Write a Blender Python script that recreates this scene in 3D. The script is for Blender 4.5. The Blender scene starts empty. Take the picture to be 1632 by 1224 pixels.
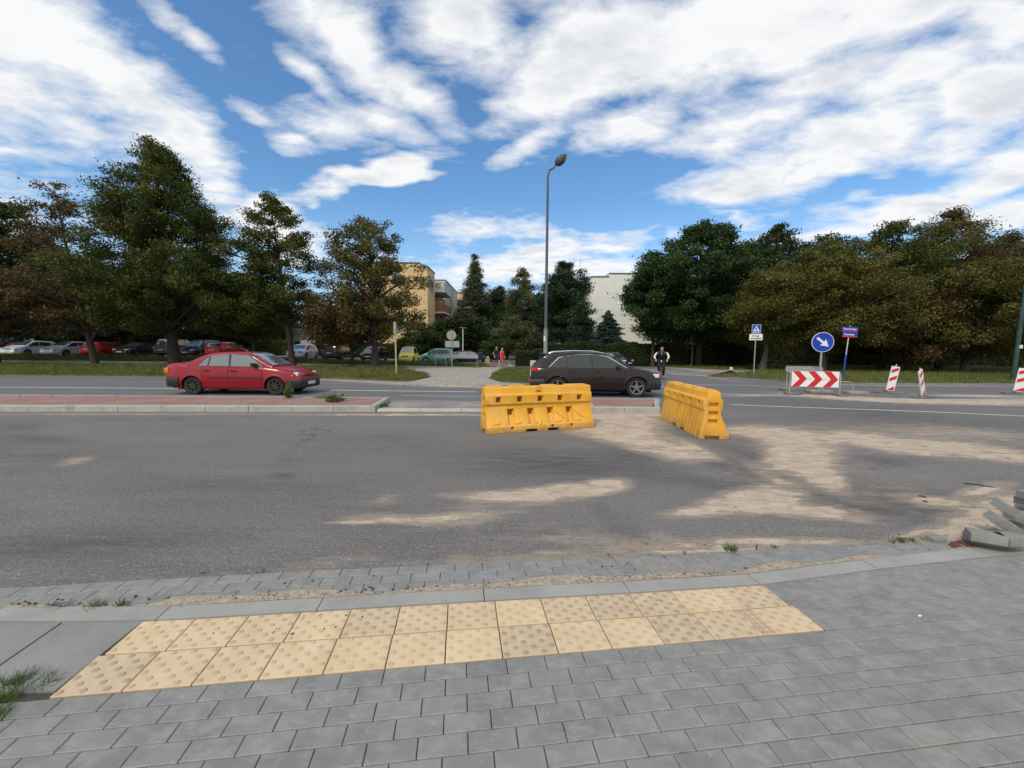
import bpy, bmesh, math, random
import numpy as np
from mathutils import Vector, Matrix
rnd = random.Random(7)
rng = np.random.default_rng(11)
R = math.radians
S = bpy.context.scene
COL = S.collection

# ------------------------------------------------------------------ camera
FPX, PIT, ROLL, H = 650.0, math.atan(54.5 / 650), R(.45), 1.58
cd = bpy.data.cameras.new('camera'); cam = bpy.data.objects.new('camera', cd); COL.objects.link(cam)
cd.sensor_fit = 'HORIZONTAL'; cd.sensor_width = 36; cd.lens = 36 * FPX / 1632
cd.clip_start = .05; cd.clip_end = 3000
cam.location = (0, 0, H)
cam.matrix_world = Matrix.Translation((0, 0, H)) @ Matrix.Rotation(R(90) - PIT, 4, 'X') @ Matrix.Rotation(ROLL, 4, 'Z')
S.camera = cam

# ------------------------------------------------------------------ light
SUN_EL, SUN_AZ = R(47), R(-148)          # azimuth measured from +Y towards +X: behind the camera, to the left
S.view_settings.view_transform = 'Standard'; S.view_settings.look = 'None'
S.view_settings.gamma = 1; S.view_settings.use_curve_mapping = False
S.view_settings.exposure = 0.12
sd = bpy.data.lights.new('sun', 'SUN'); sd.energy = 2.1; sd.angle = R(11); sd.color = (1, .90, .76)
so = bpy.data.objects.new('sun', sd); COL.objects.link(so)
sdir = Vector((math.sin(SUN_AZ) * math.cos(SUN_EL), math.cos(SUN_AZ) * math.cos(SUN_EL), math.sin(SUN_EL)))
so.rotation_euler = sdir.to_track_quat('Z', 'Y').to_euler(); so.location = (0, -20, 30)

def img_ray(px, py):
    u = (px - 816) / FPX; v = (612 - py) / FPX
    c, s = math.cos(ROLL), math.sin(ROLL)
    u, v = u * c - v * s, u * s + v * c
    return Vector((u, math.cos(PIT) + v * math.sin(PIT), -math.sin(PIT) + v * math.cos(PIT)))
def G(px, py, z=0.0):                    # point of the photograph's pixel on the level z
    r = img_ray(px, py); t = (z - H) / r.z
    return Vector((r.x * t, r.y * t, z))
def AY(px, py, Y):                       # point of the pixel at distance Y
    r = img_ray(px, py); t = Y / r.y
    return Vector((r.x * t, Y, H + r.z * t))

# node helper
class NT:
    def __init__(s, tree): s.t = tree; s.n = tree.nodes; s.l = tree.links
    def new(s, k, **kw):
        n = s.n.new(k)
        for a, b in kw.items(): setattr(n, a, b)
        return n
    def put(s, sock, v):
        if isinstance(v, bpy.types.NodeSocket): s.l.new(v, sock)
        elif v is not None:
            try: sock.default_value = v
            except Exception: sock.default_value = (*v, 1) if len(v) == 3 else v
    def math(s, op, a, b=None, c=None, clamp=False):
        n = s.new('ShaderNodeMath', operation=op, use_clamp=clamp)
        s.put(n.inputs[0], a); s.put(n.inputs[1], b)
        if c is not None: s.put(n.inputs[2], c)
        return n.outputs[0]
    def vmath(s, op, a, b=None, scale=None):
        n = s.new('ShaderNodeVectorMath', operation=op); s.put(n.inputs[0], a); s.put(n.inputs[1], b)
        if scale is not None: s.put(n.inputs['Scale'], scale)
        return n.outputs['Value'] if op in ('LENGTH', 'DOT_PRODUCT') else n.outputs[0]
    def mix(s, f, a, b, bt='MIX'):
        n = s.new('ShaderNodeMix', data_type='RGBA', blend_type=bt)
        s.put(n.inputs[0], f); s.put(n.inputs[6], (*a, 1) if isinstance(a, tuple) and len(a) == 3 else a)
        s.put(n.inputs[7], (*b, 1) if isinstance(b, tuple) and len(b) == 3 else b)
        return n.outputs[2]
    def noise(s, vec, scale, detail=4, rough=.55, out=0, dist=0.0):
        n = s.new('ShaderNodeTexNoise'); s.put(n.inputs['Vector'], vec); n.inputs['Scale'].default_value = scale
        n.inputs['Detail'].default_value = detail; n.inputs['Roughness'].default_value = rough
        n.inputs['Distortion'].default_value = dist
        return n.outputs[out]
    def rmap(s, v, a, b, c=0., d=1., smooth=False):
        n = s.new('ShaderNodeMapRange'); n.interpolation_type = 'SMOOTHSTEP' if smooth else 'LINEAR'
        s.put(n.inputs[0], v)
        for i, x in enumerate((a, b, c, d)): s.put(n.inputs[i + 1], x)
        return n.outputs[0]
    def mapping(s, v, loc=(0, 0, 0), rot=(0, 0, 0), sc=(1, 1, 1), typ='POINT'):
        n = s.new('ShaderNodeMapping', vector_type=typ); s.put(n.inputs[0], v)
        n.inputs[1].default_value = loc; n.inputs[2].default_value = rot; n.inputs[3].default_value = sc
        return n.outputs[0]
    def attr(s, name):
        n = s.new('ShaderNodeAttribute', attribute_name=name); return n

# ------------------------------------------------------------------ sky with clouds
W = bpy.data.worlds.new('World'); S.world = W; W.use_nodes = True
w = NT(W.node_tree); w.n.clear()
sky = w.new('ShaderNodeTexSky', sky_type='NISHITA', sun_disc=False)
sky.sun_elevation = SUN_EL; sky.sun_rotation = SUN_AZ
sky.air_density = 1.0; sky.dust_density = .6; sky.ozone_density = 2.2; sky.altitude = 100
tc = w.new('ShaderNodeTexCoord').outputs['Generated']
sep = w.new('ShaderNodeSeparateXYZ'); w.put(sep.inputs[0], tc)
X_, Y_, Z_ = sep.outputs
yy = w.math('MAXIMUM', Y_, .08)
cmb = w.new('ShaderNodeCombineXYZ'); w.put(cmb.inputs[0], w.math('DIVIDE', X_, yy)); w.put(cmb.inputs[1], w.math('DIVIDE', Z_, yy))
tq = cmb.outputs[0]
zz = w.math('ADD', w.math('MAXIMUM', Z_, 0.0), .13)
cm2 = w.new('ShaderNodeCombineXYZ'); w.put(cm2.inputs[0], w.math('DIVIDE', X_, zz)); w.put(cm2.inputs[1], w.math('DIVIDE', Y_, zz))
cp = cm2.outputs[0]
warp = w.noise(cp, 1.1, 4, .55, out=1)
tqw = w.vmath('ADD', tq, w.vmath('SCALE', w.vmath('SUBTRACT', warp, (.5, .5, .5)), scale=.30))
CL = [ # centre x, y, half width, half height (px of the photo), turn (deg, up on the right positive), weight
 (60,70,150,70,-35,1.1),(170,150,150,55,-38,1.0),(290,240,110,36,-35,.95),(20,165,120,45,-10,1.),(110,215,110,26,-20,.75),
 (250,40,60,26,-45,.7),(300,85,50,22,-50,.7),(30,264,80,16,-6,.75),(20,335,60,20,0,.9),
 (500,20,70,40,-30,.85),(560,75,110,34,-55,1.0),(650,140,100,30,-25,1.0),(600,200,105,24,-12,.85),(520,200,110,22,-8,.8),(400,188,60,14,-12,.7),(460,222,36,14,-10,.75),(490,120,50,16,-40,.6),
 (632,268,36,24,0,1.8),(600,287,70,14,0,1.5),(530,280,60,9,0,.8),(430,335,50,34,0,1.5),(480,370,60,26,0,1.),(360,345,50,20,0,.9),
 (740,50,80,60,-10,1.05),(800,90,70,34,10,.9),(900,120,100,56,30,1.3),(960,60,120,50,20,1.2),(1000,190,70,26,22,1.1),(860,225,60,18,30,.9),(820,150,60,26,0,.8),
 (1110,60,130,60,20,1.15),(1260,40,150,56,10,1.2),(1430,30,160,50,0,1.2),(1590,60,110,46,10,1.1),
 (1290,120,130,40,15,1.0),(1440,130,140,34,14,1.05),(1580,150,110,40,14,1.1),(1180,190,110,40,10,1.0),(1330,225,150,44,12,1.15),(1520,215,120,26,10,.9),(1180,285,100,26,8,1.0),(1130,230,60,24,0,.8),
 (1460,320,150,28,12,1.25),(1600,270,90,34,20,1.3),(1340,352,130,16,6,1.),(1600,350,110,30,0,1.),(1190,325,60,10,0,.6),
 (860,385,110,20,5,.95),(950,372,70,12,5,.9),(760,385,90,16,0,.8),(830,435,190,34,0,1.1),(1010,430,110,22,0,.85),(1070,362,24,8,0,.6),(600,400,90,14,0,.5),
 (1060,-190,600,150,0,1.2),(100,-160,300,110,0,1.0),(-300,150,300,160,-20,1.1),(-200,400,200,60,0,1.),(1900,150,220,160,10,1.2),
]
tot = None
for (cx, cy, rx, ry, an, wt) in CL:
    r0 = img_ray(cx, cy); f = 1.0 / r0.y
    n = w.mapping(tqw, (r0.x * f, r0.z * f, 0), (0, 0, R(an)), (rx * 1.95 / FPX, ry * 1.95 / FPX, 1e3), 'TEXTURE')
    g = w.new('ShaderNodeTexGradient', gradient_type='SPHERICAL'); w.put(g.inputs[0], n)
    v = w.math('MULTIPLY', g.outputs['Fac'], wt * 1.05)
    tot = v if tot is None else w.math('SMOOTH_MAX', tot, v, .12)
front = w.rmap(Y_, .05, .2)
tot = w.math('ADD', w.math('MULTIPLY', tot, front), w.math('MULTIPLY', .85, w.math('SUBTRACT', 1., front)))  # unseen cloud cover added behind the camera, thickened to whiten the sky's light
st = w.mapping(cp, (3, 1, 0), (0, 0, R(-28)), (1.15, 1.55, 1))
nz = w.noise(st, 2.2, 10, .60, dist=.3)
nz2 = w.noise(w.mapping(cp, (0, 0, 0), (0, 0, R(-40)), (1.2, 1.9, 1)), 5.5, 10, .66, dist=.35)
nn = w.math('ADD', w.math('MULTIPLY', w.math('SUBTRACT', nz, .5), 1.35), w.math('MULTIPLY', w.math('SUBTRACT', nz2, .5), .98))
raw = w.math('ADD', w.math('MULTIPLY', tot, 1.15), nn)
dens = w.rmap(raw, .34, .98, 0, 1, False)
dens = w.math('POWER', dens, 1.05)
hz = w.rmap(Z_, 0.0, .34, .75, 0, True)       # whitish low sky
shade = w.noise(w.mapping(cp, (.4, .9, 0), (0, 0, R(-20)), (1, 1.5, 1)), 3.0, 8, .6)
thick = w.rmap(w.math('ADD', w.math('MULTIPLY', w.math('MINIMUM', raw, 1.2), .28), w.math('MULTIPLY', shade, 1.25)), .86, 1.20, 0, 1, True)
ccol = w.mix(thick, (8.9, 8.95, 9.0), (6.6, 6.85, 7.3))
skyc = w.mix(1.0, sky.outputs[0], (1.0, 1.40, 1.60), 'MULTIPLY')
skyc = w.mix(hz, skyc, (4.9, 6.3, 7.9))
fin = w.mix(w.math('MULTIPLY', dens, .97), skyc, ccol)
bg = w.new('ShaderNodeBackground'); w.put(bg.inputs[0], fin); bg.inputs[1].default_value = .1
wo = w.new('ShaderNodeOutputWorld'); w.l.new(bg.outputs[0], wo.inputs[0])

# ------------------------------------------------------------------ materials
def mat(name, col, rough=.8, var=.12, scale=4.0, bump=0.0, bscale=60.0, metal=0.0, spec=.4, col2=None, coat=0.0, detail=6, dirt=None, coord='Object'):
    m = bpy.data.materials.new(name); m.use_nodes = True; n = NT(m.node_tree)
    b = m.node_tree.nodes['Principled BSDF']
    co = n.new('ShaderNodeTexCoord').outputs[coord]
    a = tuple(max(0, c * (1 - var)) for c in col); z = tuple(c * (1 + var) for c in (col2 or col))
    f = n.rmap(n.noise(co, scale, detail, .6), .3, .7)
    c = n.mix(f, a, z)
    if dirt:
        c = n.mix(n.rmap(n.noise(co, dirt[1], 8, .65), dirt[2], dirt[2] + .18, 0, dirt[3]), c, dirt[0])
    n.put(b.inputs['Base Color'], c); b.inputs['Metallic'].default_value = metal
    n.put(b.inputs['Roughness'], n.rmap(n.noise(co, scale * 2.3, 5), .3, .7, max(.03, rough - .08), min(1, rough + .08)))
    b.inputs['Specular IOR Level'].default_value = spec; b.inputs['Coat Weight'].default_value = coat
    b.inputs['Coat Roughness'].default_value = .05
    if bump:
        bn = n.new('ShaderNodeBump'); bn.inputs['Strength'].default_value = min(1, bump); bn.inputs['Distance'].default_value = .01
        n.put(bn.inputs['Height'], n.noise(co, bscale, 6, .65)); n.put(b.inputs['Normal'], bn.outputs[0])
    return m
def glassmat(name, col=(.02, .024, .026), refl=.22, gt=(.85, .92, .95)):
    m = bpy.data.materials.new(name); m.use_nodes = True; n = NT(m.node_tree); b = m.node_tree.nodes['Principled BSDF']
    b.inputs['Base Color'].default_value = (*col, 1); b.inputs['Roughness'].default_value = .35
    gl = n.new('ShaderNodeBsdfGlossy'); gl.inputs['Roughness'].default_value = .03; gl.inputs[0].default_value = (*gt, 1)
    fr = n.new('ShaderNodeFresnel'); fr.inputs[0].default_value = 1.5
    mx = n.new('ShaderNodeMixShader'); n.put(mx.inputs[0], n.math('ADD', fr.outputs[0], refl, clamp=True))
    n.l.new(b.outputs[0], mx.inputs[1]); n.l.new(gl.outputs[0], mx.inputs[2])
    n.l.new(mx.outputs[0], m.node_tree.nodes['Material Output'].inputs[0]); return m
def leafmat(name, stops, trans=.25, cs=.35):
    m = bpy.data.materials.new(name); m.use_nodes = True; n = NT(m.node_tree); b = m.node_tree.nodes['Principled BSDF']
    co = n.new('ShaderNodeTexCoord').outputs['Object']
    t = n.attr('tint').outputs['Fac']
    f = n.math('ADD', n.math('MULTIPLY', t, .5), n.math('MULTIPLY', n.rmap(n.noise(co, cs, 3), .3, .7), .5))
    cr = n.new('ShaderNodeValToRGB'); n.put(cr.inputs[0], f)
    el = cr.color_ramp.elements
    el[0].position = 0; el[0].color = (*stops[0], 1); el[1].position = 1; el[1].color = (*stops[-1], 1)
    for i, s in enumerate(stops[1:-1]):
        e = el.new((i + 1) / (len(stops) - 1)); e.color = (*s, 1)
    n.put(b.inputs['Base Color'], cr.outputs[0]); b.inputs['Roughness'].default_value = .55; b.inputs['Specular IOR Level'].default_value = .25
    tr = n.new('ShaderNodeBsdfTranslucent'); n.put(tr.inputs[0], cr.outputs[0])
    mx = n.new('ShaderNodeMixShader'); mx.inputs[0].default_value = trans
    n.l.new(b.outputs[0], mx.inputs[1]); n.l.new(tr.outputs[0], mx.inputs[2])
    n.l.new(mx.outputs[0], m.node_tree.nodes['Material Output'].inputs[0]); return m

# ------------------------------------------------------------------ mesh builder
class MB:
    def __init__(s): s.v = []; s.f = []; s.m = []; s.mats = []; s.cur = 0; s.M = Matrix.Identity(4)
    def mat(s, m):
        if m not in s.mats: s.mats.append(m)
        s.cur = s.mats.index(m); return s
    def at(s, loc=(0, 0, 0), rz=0, rx=0, ry=0):
        s.M = Matrix.Translation(loc) @ Matrix.Rotation(rz, 4, 'Z') @ Matrix.Rotation(ry, 4, 'Y') @ Matrix.Rotation(rx, 4, 'X'); return s
    def add(s, vs, fs):
        o = len(s.v); s.v += [tuple(s.M @ Vector(p)) for p in vs]; s.f += [tuple(o + i for i in f) for f in fs]; s.m += [s.cur] * len(fs); return s
    def box(s, a, b, ch=0.0):
        (x0, y0, z0), (x1, y1, z1) = a, b
        if ch <= 0:
            return s.add([(x0,y0,z0),(x1,y0,z0),(x1,y1,z0),(x0,y1,z0),(x0,y0,z1),(x1,y0,z1),(x1,y1,z1),(x0,y1,z1)],
                     [(0,3,2,1),(4,5,6,7),(0,1,5,4),(1,2,6,5),(2,3,7,6),(3,0,4,7)])
        bm = bmesh.new(); bmesh.ops.create_cube(bm, size=1)
        for q in bm.verts: q.co = Vector(((x0+x1)/2 + q.co.x*(x1-x0), (y0+y1)/2 + q.co.y*(y1-y0), (z0+z1)/2 + q.co.z*(z1-z0)))
        bmesh.ops.bevel(bm, geom=bm.edges[:], offset=ch, segments=2, affect='EDGES', profile=.6)
        bm.verts.index_update(); vs = [tuple(q.co) for q in bm.verts]; fs = [tuple(q.index for q in f.verts) for f in bm.faces]; bm.free()
        return s.add(vs, fs)
    def tube(s, pts, r, n=10, cap=True):
        pts = [Vector(p) for p in pts]; rs = r if isinstance(r, (list, tuple)) else [r] * len(pts)
        vs = []; up = None
        for i, p in enumerate(pts):
            d = (pts[min(i+1, len(pts)-1)] - pts[max(i-1, 0)]).normalized()
            if up is None: up = Vector((0, 0, 1)) if abs(d.z) < .9 else Vector((1, 0, 0))
            a = d.cross(up).normalized(); up = a.cross(d).normalized()
            vs += [tuple(p + (a*math.cos(t) + up*math.sin(t)) * rs[i]) for t in [2*math.pi*k/n for k in range(n)]]
        fs = [(i*n+k, i*n+(k+1)%n, (i+1)*n+(k+1)%n, (i+1)*n+k) for i in range(len(pts)-1) for k in range(n)]
        if cap: fs += [tuple(range(n))[::-1], tuple((len(pts)-1)*n+k for k in range(n))]
        return s.add(vs, fs)
    def lathe(s, prof, n=24, axis='Z'):   # prof of (r, h)
        vs = []
        for r, h in prof:
            for k in range(n):
                t = 2*math.pi*k/n; x, y = r*math.cos(t), r*math.sin(t)
                vs.append((x, y, h) if axis == 'Z' else (x, h, y) if axis == 'Y' else (h, x, y))
        fs = [(i*n+k, i*n+(k+1)%n, (i+1)*n+(k+1)%n, (i+1)*n+k) for i in range(len(prof)-1) for k in range(n)]
        return s.add(vs, fs)
    def prism(s, poly, h0, h1, plane='XY'):
        n = len(poly)
        def q(a, b, h): return (a, b, h) if plane == 'XY' else (a, h, b) if plane == 'XZ' else (h, a, b)
        vs = [q(a, b, h0) for a, b in poly] + [q(a, b, h1) for a, b in poly]
        return s.add(vs, [tuple(range(n))[::-1], tuple(range(n, 2*n))] + [(i, (i+1)%n, n+(i+1)%n, n+i) for i in range(n)])
    def grid(s, P):                         # P[i][j] points
        a, b = len(P), len(P[0])
        return s.add([tuple(p) for r in P for p in r], [(i*b+j, (i+1)*b+j, (i+1)*b+j+1, i*b+j+1) for i in range(a-1) for j in range(b-1)])
    def build(s, name, m=None, parent=None, smooth=None, recalc=True):
        me = bpy.data.meshes.new(name); me.from_pydata(s.v, [], s.f)
        if m is not None and not s.mats: me.materials.append(m)
        for x in s.mats: me.materials.append(x)
        if s.mats: me.polygons.foreach_set('material_index', s.m)
        if recalc:
            bm = bmesh.new(); bm.from_mesh(me); bmesh.ops.recalc_face_normals(bm, faces=bm.faces); bm.to_mesh(me); bm.free()
        me.update()
        if smooth is not None:
            me.polygons.foreach_set('use_smooth', [True] * len(me.polygons)); me.set_sharp_from_angle(angle=R(smooth))
        o = bpy.data.objects.new(name, me); COL.objects.link(o)
        if parent: o.parent = parent
        return o
def tag(o, label=None, cat=None, group=None, kind=None):
    if label: o['label'] = label
    if cat: o['category'] = cat
    if group: o['group'] = group
    if kind: o['kind'] = kind
    return o
def root(name, label, cat, loc=(0, 0, 0), rz=0, group=None):
    o = bpy.data.objects.new(name, None); COL.objects.link(o); o.location = loc; o.rotation_euler = (0, 0, rz)
    o.empty_display_size = .2
    return tag(o, label, cat, group)
def copytree(o, parent=None):
    c = o.copy(); COL.objects.link(c)
    if parent: c.parent = parent
    for ch in list(o.children): copytree(ch, c)
    return c
def fastmesh(name, V, F, m, parent=None, tint=None, smooth=False):   # numpy arrays; F (n,k)
    me = bpy.data.meshes.new(name); n, k = F.shape
    me.vertices.add(len(V)); me.vertices.foreach_set('co', V.astype(np.float32).ravel())
    me.loops.add(n*k); me.loops.foreach_set('vertex_index', F.astype(np.int32).ravel())
    me.polygons.add(n); me.polygons.foreach_set('loop_start', np.arange(0, n*k, k, dtype=np.int32))
    try: me.polygons.foreach_set('loop_total', np.full(n, k, dtype=np.int32))
    except Exception: pass
    me.update(calc_edges=True)
    me.polygons.foreach_set('use_smooth', np.full(n, bool(smooth)))
    if tint is not None:
        for nm, arr in tint.items():
            at = me.attributes.new(nm, 'FLOAT', 'POINT'); at.data.foreach_set('value', arr.astype(np.float32))
    me.materials.append(m); o = bpy.data.objects.new(name, me); COL.objects.link(o)
    if parent: o.parent = parent
    return o
# ------------------------------------------------------------------ frame of the near pavement
AN = .1265
ex = Vector((math.cos(AN), math.sin(AN), 0)); ey = Vector((-math.sin(AN), math.cos(AN), 0)); OO = G(75, 1115)
def P(u, v, z=0.0): return Vector((OO.x + ex.x*u + ey.x*v, OO.y + ex.y*u + ey.y*v, z))
KU = [-9, -1.6, -.8, -.28, .12, 1.8, 2.9, 3.83, 4.86, 5.93, 7, 10]; KV = [1.3, .70, .612, .555, .52, .493, .468, .455, .54, .605, .635, .66]
def kv(u): return float(np.interp(u, KU, KV))
def av(u): return float(np.interp(u, [-9, -1.1, -.2, .9, 1.8, 3., 4.5, 5.6, 8], [1.55, .99, .995, .99, .965, .925, .915, .885, .87]))   # asphalt edge
def smooth(x, a, b):
    t = min(1, max(0, (x - a) / (b - a))); return t*t*(3-2*t)
def TZ(x, y):                             # the land rises behind the verge, most at the left
    return smooth(y, 34.3, 38.5) * float(np.interp(x, [-26, -14, -5, 0], [.62, .35, .08, 0.0]))

# ------------------------------------------------------------------ road sheet with worn tracks and sand
def np_proj(V):
    v = V.copy().astype(float); v[:, 2] -= H; c, s = math.cos(PIT), math.sin(PIT)
    fw = v[:, 1]*c - v[:, 2]*s; up = v[:, 1]*s + v[:, 2]*c
    u, t = v[:, 0]/fw, up/fw; cr, sr = math.cos(ROLL), math.sin(ROLL)
    return 816 + FPX*(u*cr + t*sr), 612 - FPX*(-u*sr + t*cr)
ns, ny = 420, 340
sl = np.tan(np.linspace(-1.2, 1.2, ns)); OB = np.array([OO.x, OO.y]); EYn = np.array([ey.x, ey.y])
y0 = np.array([(av(0) + OB@EYn) / (np.array([s, 1])@EYn) for s in sl])
for _ in range(6):                         # near edge follows the gutter
    for i, s in enumerate(sl):
        p = np.array([s*y0[i], y0[i]]); u = (p - OB)@np.array([ex.x, ex.y]); y0[i] = (av(float(u)) + OB@EYn) / (np.array([s, 1])@EYn)
tt = np.linspace(0, 1, ny)
Yg = y0[:, None] * (60 / y0[:, None])**(tt[None, :]**1.15)
V = np.stack([sl[:, None]*Yg, Yg, 0*Yg], 2).reshape(-1, 3)
ii = (np.arange(ns-1)[:, None]*ny + np.arange(ny-1)[None, :]).ravel()
F = np.stack([ii, ii+ny, ii+ny+1, ii+1], 1)
px, py = np_proj(V)
SAND = [ # patches of spilled sand: x, y, half width, half height, turn, weight
 (985,670,90,26,0,1.),(1010,700,110,16,-12,.9),(1075,722,60,12,-8,.85),(1000,684,40,16,0,.9),(1110,715,70,6,-25,.5),
 (1220,690,90,11,-4,1.05),(1275,715,65,22,-12,1.15),(1290,745,55,26,-25,1.),(1320,765,40,14,-30,.9),(1250,735,40,16,0,.95),
 (1370,700,70,10,-5,1.1),(1430,712,60,9,-6,.95),(1530,712,90,7,-5,1.),(1610,728,70,10,-5,.95),(1490,716,90,12,-6,.7),(1240,765,60,9,-25,.55),
 (900,782,95,12,4,1.15),(960,775,50,12,10,1.),(790,790,90,9,0,.8),(650,828,100,8,-2,.95),(720,822,90,5,4,.6),(560,832,60,4,0,.6),(850,796,140,16,4,.45),(740,826,60,8,0,.6),(615,795,40,10,5,.4),
 (1190,800,70,20,6,1.15),(1230,790,50,16,0,1.05),(1270,812,110,11,-5,1.1),(1120,812,70,11,8,.95),(1330,822,60,6,-8,.9),
 (1250,862,120,6,-1,1.),(1180,862,40,4,0,.8),(1180,880,300,16,-4,.55),(880,880,30,3,0,.8),
 (1500,800,70,9,-6,.85),(1570,780,50,10,10,.8),(1530,845,70,16,20,1.25),(1590,860,60,20,10,1.1),(1600,800,60,14,10,.95),(1545,825,60,12,0,.7),(1460,850,50,10,15,.6),
 (1440,700,240,26,-4,.45),(1200,750,260,60,-10,.30),(900,850,500,40,-3,.30),(1450,800,240,80,0,.32),(500,905,420,22,4,.42),(1000,890,420,16,3,.5),(120,735,40,7,10,.6),
 (1490,640,200,4,-2,1.0),(1350,634,130,3.5,-4,.9),(1620,640,100,4,-1,1.0),(1200,630,80,2.5,0,.6),(1560,631,120,2.5,-1,.8),(1560,690,140,10,-4,.4),
 (660,661,200,2.2,0,.75),(200,660,420,1.8,0,.5),(1000,661,100,3,0,1.),(720,632,80,3,-1,.3),(700,641,130,3.5,-1,.5),
 (700,614,130,3,-2,.8),(560,607,120,2,-2,.6),(930,613,80,2,0,.4),(1500,613,230,1.6,0,.7),(1150,604,60,2,-8,.4),
]
DARK = [(1330,800,120,16,-12,.9),(1450,808,80,10,-4,.9),(1180,745,150,10,-14,.8),(1000,725,90,16,0,.6),(120,870,260,24,4,.5),(60,700,90,7,-3,.5),(350,770,180,12,-2,.35),(900,735,120,18,-6,.7),(1180,690,70,12,-10,.6),(860,745,190,26,-3,.55),(1240,745,160,10,-22,.6),(1150,775,160,12,-10,.5),(1450,800,110,20,-6,.75),(1330,780,60,10,-15,.4),
 (960,815,70,14,-50,.3),(450,758,26,5,0,.7),(878,847,16,4,0,.6),(1410,735,45,6,-10,.6),(30,680,60,7,2,.5),(500,790,300,30,0,.2),(1010,850,40,18,-50,.3),(200,860,220,25,4,.25),
 (1400,660,280,16,-5,.45),(300,720,420,26,0,.18),(620,610,120,3,-2,.3),(1300,620,120,3,0,.3),(880,850,18,3,0,.4)]
def bake(L):
    o = np.zeros(len(px)); L = [(x, y, a, b, t, wt*(.62 if a*b > 9000 else 1)) for (x, y, a, b, t, wt) in L]
    for (x, y, a, b, t, wt) in L:
        c, s = math.cos(R(t)), math.sin(R(t)); dx, dy = px-x, -(py-y)
        d = np.sqrt(((dx*c+dy*s)/(a*1.35))**2 + ((-dx*s+dy*c)/(b*1.45))**2)
        o = 1 - (1-o)*(1 - np.clip(wt*np.clip(1-d, 0, 1)*1.5, 0, .97))
    return o
m = bpy.data.materials.new('asphalt'); m.use_nodes = True; n = NT(m.node_tree); b = m.node_tree.nodes['Principled BSDF']
co = n.new('ShaderNodeTexCoord').outputs['Object']
fine = n.noise(co, 75, 6, .75); mid = n.noise(co, 9, 6, .6); big = n.noise(n.mapping(co, sc=(.22, .9, 1)), .9, 6, .6); strk = n.noise(n.mapping(co, rot=(0, 0, R(-8)), sc=(.5, 5, 1)), 1.6, 7, .7)
base = n.mix(n.rmap(big, .34, .66), (.078, .076, .078), (.180, .172, .165))
pat = n.noise(n.mapping(co, (5, 3, 0), rot=(0, 0, R(6)), sc=(.6, 1.3, 1)), .55, 9, .62)
base = n.mix(n.rmap(pat, .44, .60, 0, .55), base, (.20, .19, .178))
base = n.mix(n.math('MULTIPLY', n.rmap(strk, .50, .70), .55), base, (.27, .255, .235))
base = n.mix(n.math('MULTIPLY', n.rmap(n.noise(n.mapping(co, (1, 7, 0), rot=(0, 0, R(-5)), sc=(.35, 6, 1)), 1.9, 8, .7), .54, .68), .5), base, (.075, .074, .076))
base = n.mix(n.rmap(fine, .38, .62), n.mix(.60, base, (.02, .02, .022)), n.mix(.38, base, (.46, .44, .41)))
base = n.mix(n.math('MULTIPLY', n.rmap(n.noise(n.mapping(co, sc=(1, 2, 1)), 16, 6, .7), .42, .60), .45), base, (.095, .093, .094))
base = n.mix(n.math('MULTIPLY', n.rmap(n.noise(co, 34, 3, .6), .60, .66), .6), base, (.36, .33, .30))
# hairline cracks
vc = n.new('ShaderNodeTexVoronoi', feature='DISTANCE_TO_EDGE'); n.put(vc.inputs['Vector'], n.vmath('ADD', co, n.vmath('SCALE', n.noise(co, 1.3, 6, .65, out=1), scale=1.3))); vc.inputs['Scale'].default_value = .26
base = n.mix(n.math('MULTIPLY', n.rmap(vc.outputs[0], .0016, .0042, 1, 0), n.rmap(n.noise(co, .35, 3), .5, .58)), base, (.035, .033, .032))
tw = n.noise(n.mapping(co, rot=(0, 0, R(12)), sc=(.8, 1.8, 1)), 2.6, 10, .70, dist=.4)
tw2 = n.noise(n.mapping(co, (2, 2, 0), rot=(0, 0, R(-24)), sc=(.55, 3.2, 1)), 3.6, 10, .72)
dk = n.math('MULTIPLY', n.attr('dark').outputs['Fac'], n.rmap(n.math('ADD', n.math('MULTIPLY', strk, .5), n.math('MULTIPLY', tw2, .5)), .36, .56))
base = n.mix(n.math('MULTIPLY', dk, .85), base, (.052, .052, .056))
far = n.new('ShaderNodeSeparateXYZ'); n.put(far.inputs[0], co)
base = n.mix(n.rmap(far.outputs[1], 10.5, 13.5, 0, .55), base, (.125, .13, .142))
sa = n.attr('sand').outputs['Fac']
rg = n.math('ADD', n.math('MULTIPLY', n.math('SUBTRACT', tw, .5), 1.5), n.math('MULTIPLY', n.math('SUBTRACT', tw2, .5), 1.1))
thk = n.rmap(n.math('ADD', sa, rg), .60, .86, 0, 1, True)
dst = n.rmap(n.math('ADD', sa, n.math('MULTIPLY', rg, .8)), .16, .85, 0, .55, True)
sf = n.math('MULTIPLY', n.math('MAXIMUM', n.math('MULTIPLY', thk, .93), dst), n.rmap(sa, .02, .14))
sf = n.math('MULTIPLY', sf, n.rmap(n.noise(co, 55, 4, .7), .3, .5, .72, 1.0))
sandc = n.mix(n.rmap(n.noise(n.mapping(co, rot=(0,0,.4), sc=(1, 1.5, 1)), 3.2, 10, .72), .36, .64), (.40, .315, .235), (.62, .52, .40))
sandc = n.mix(n.math('MULTIPLY', n.rmap(tw2, .55, .68), .5), sandc, (.33, .26, .19))
sandc = n.mix(n.rmap(n.noise(co, 90, 4, .7), .5, .64, 0, .4), sandc, (.24, .19, .14))
n.put(b.inputs['Base Color'], n.mix(sf, base, sandc)); b.inputs['Roughness'].default_value = .88; b.inputs['Specular IOR Level'].default_value = .3
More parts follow.
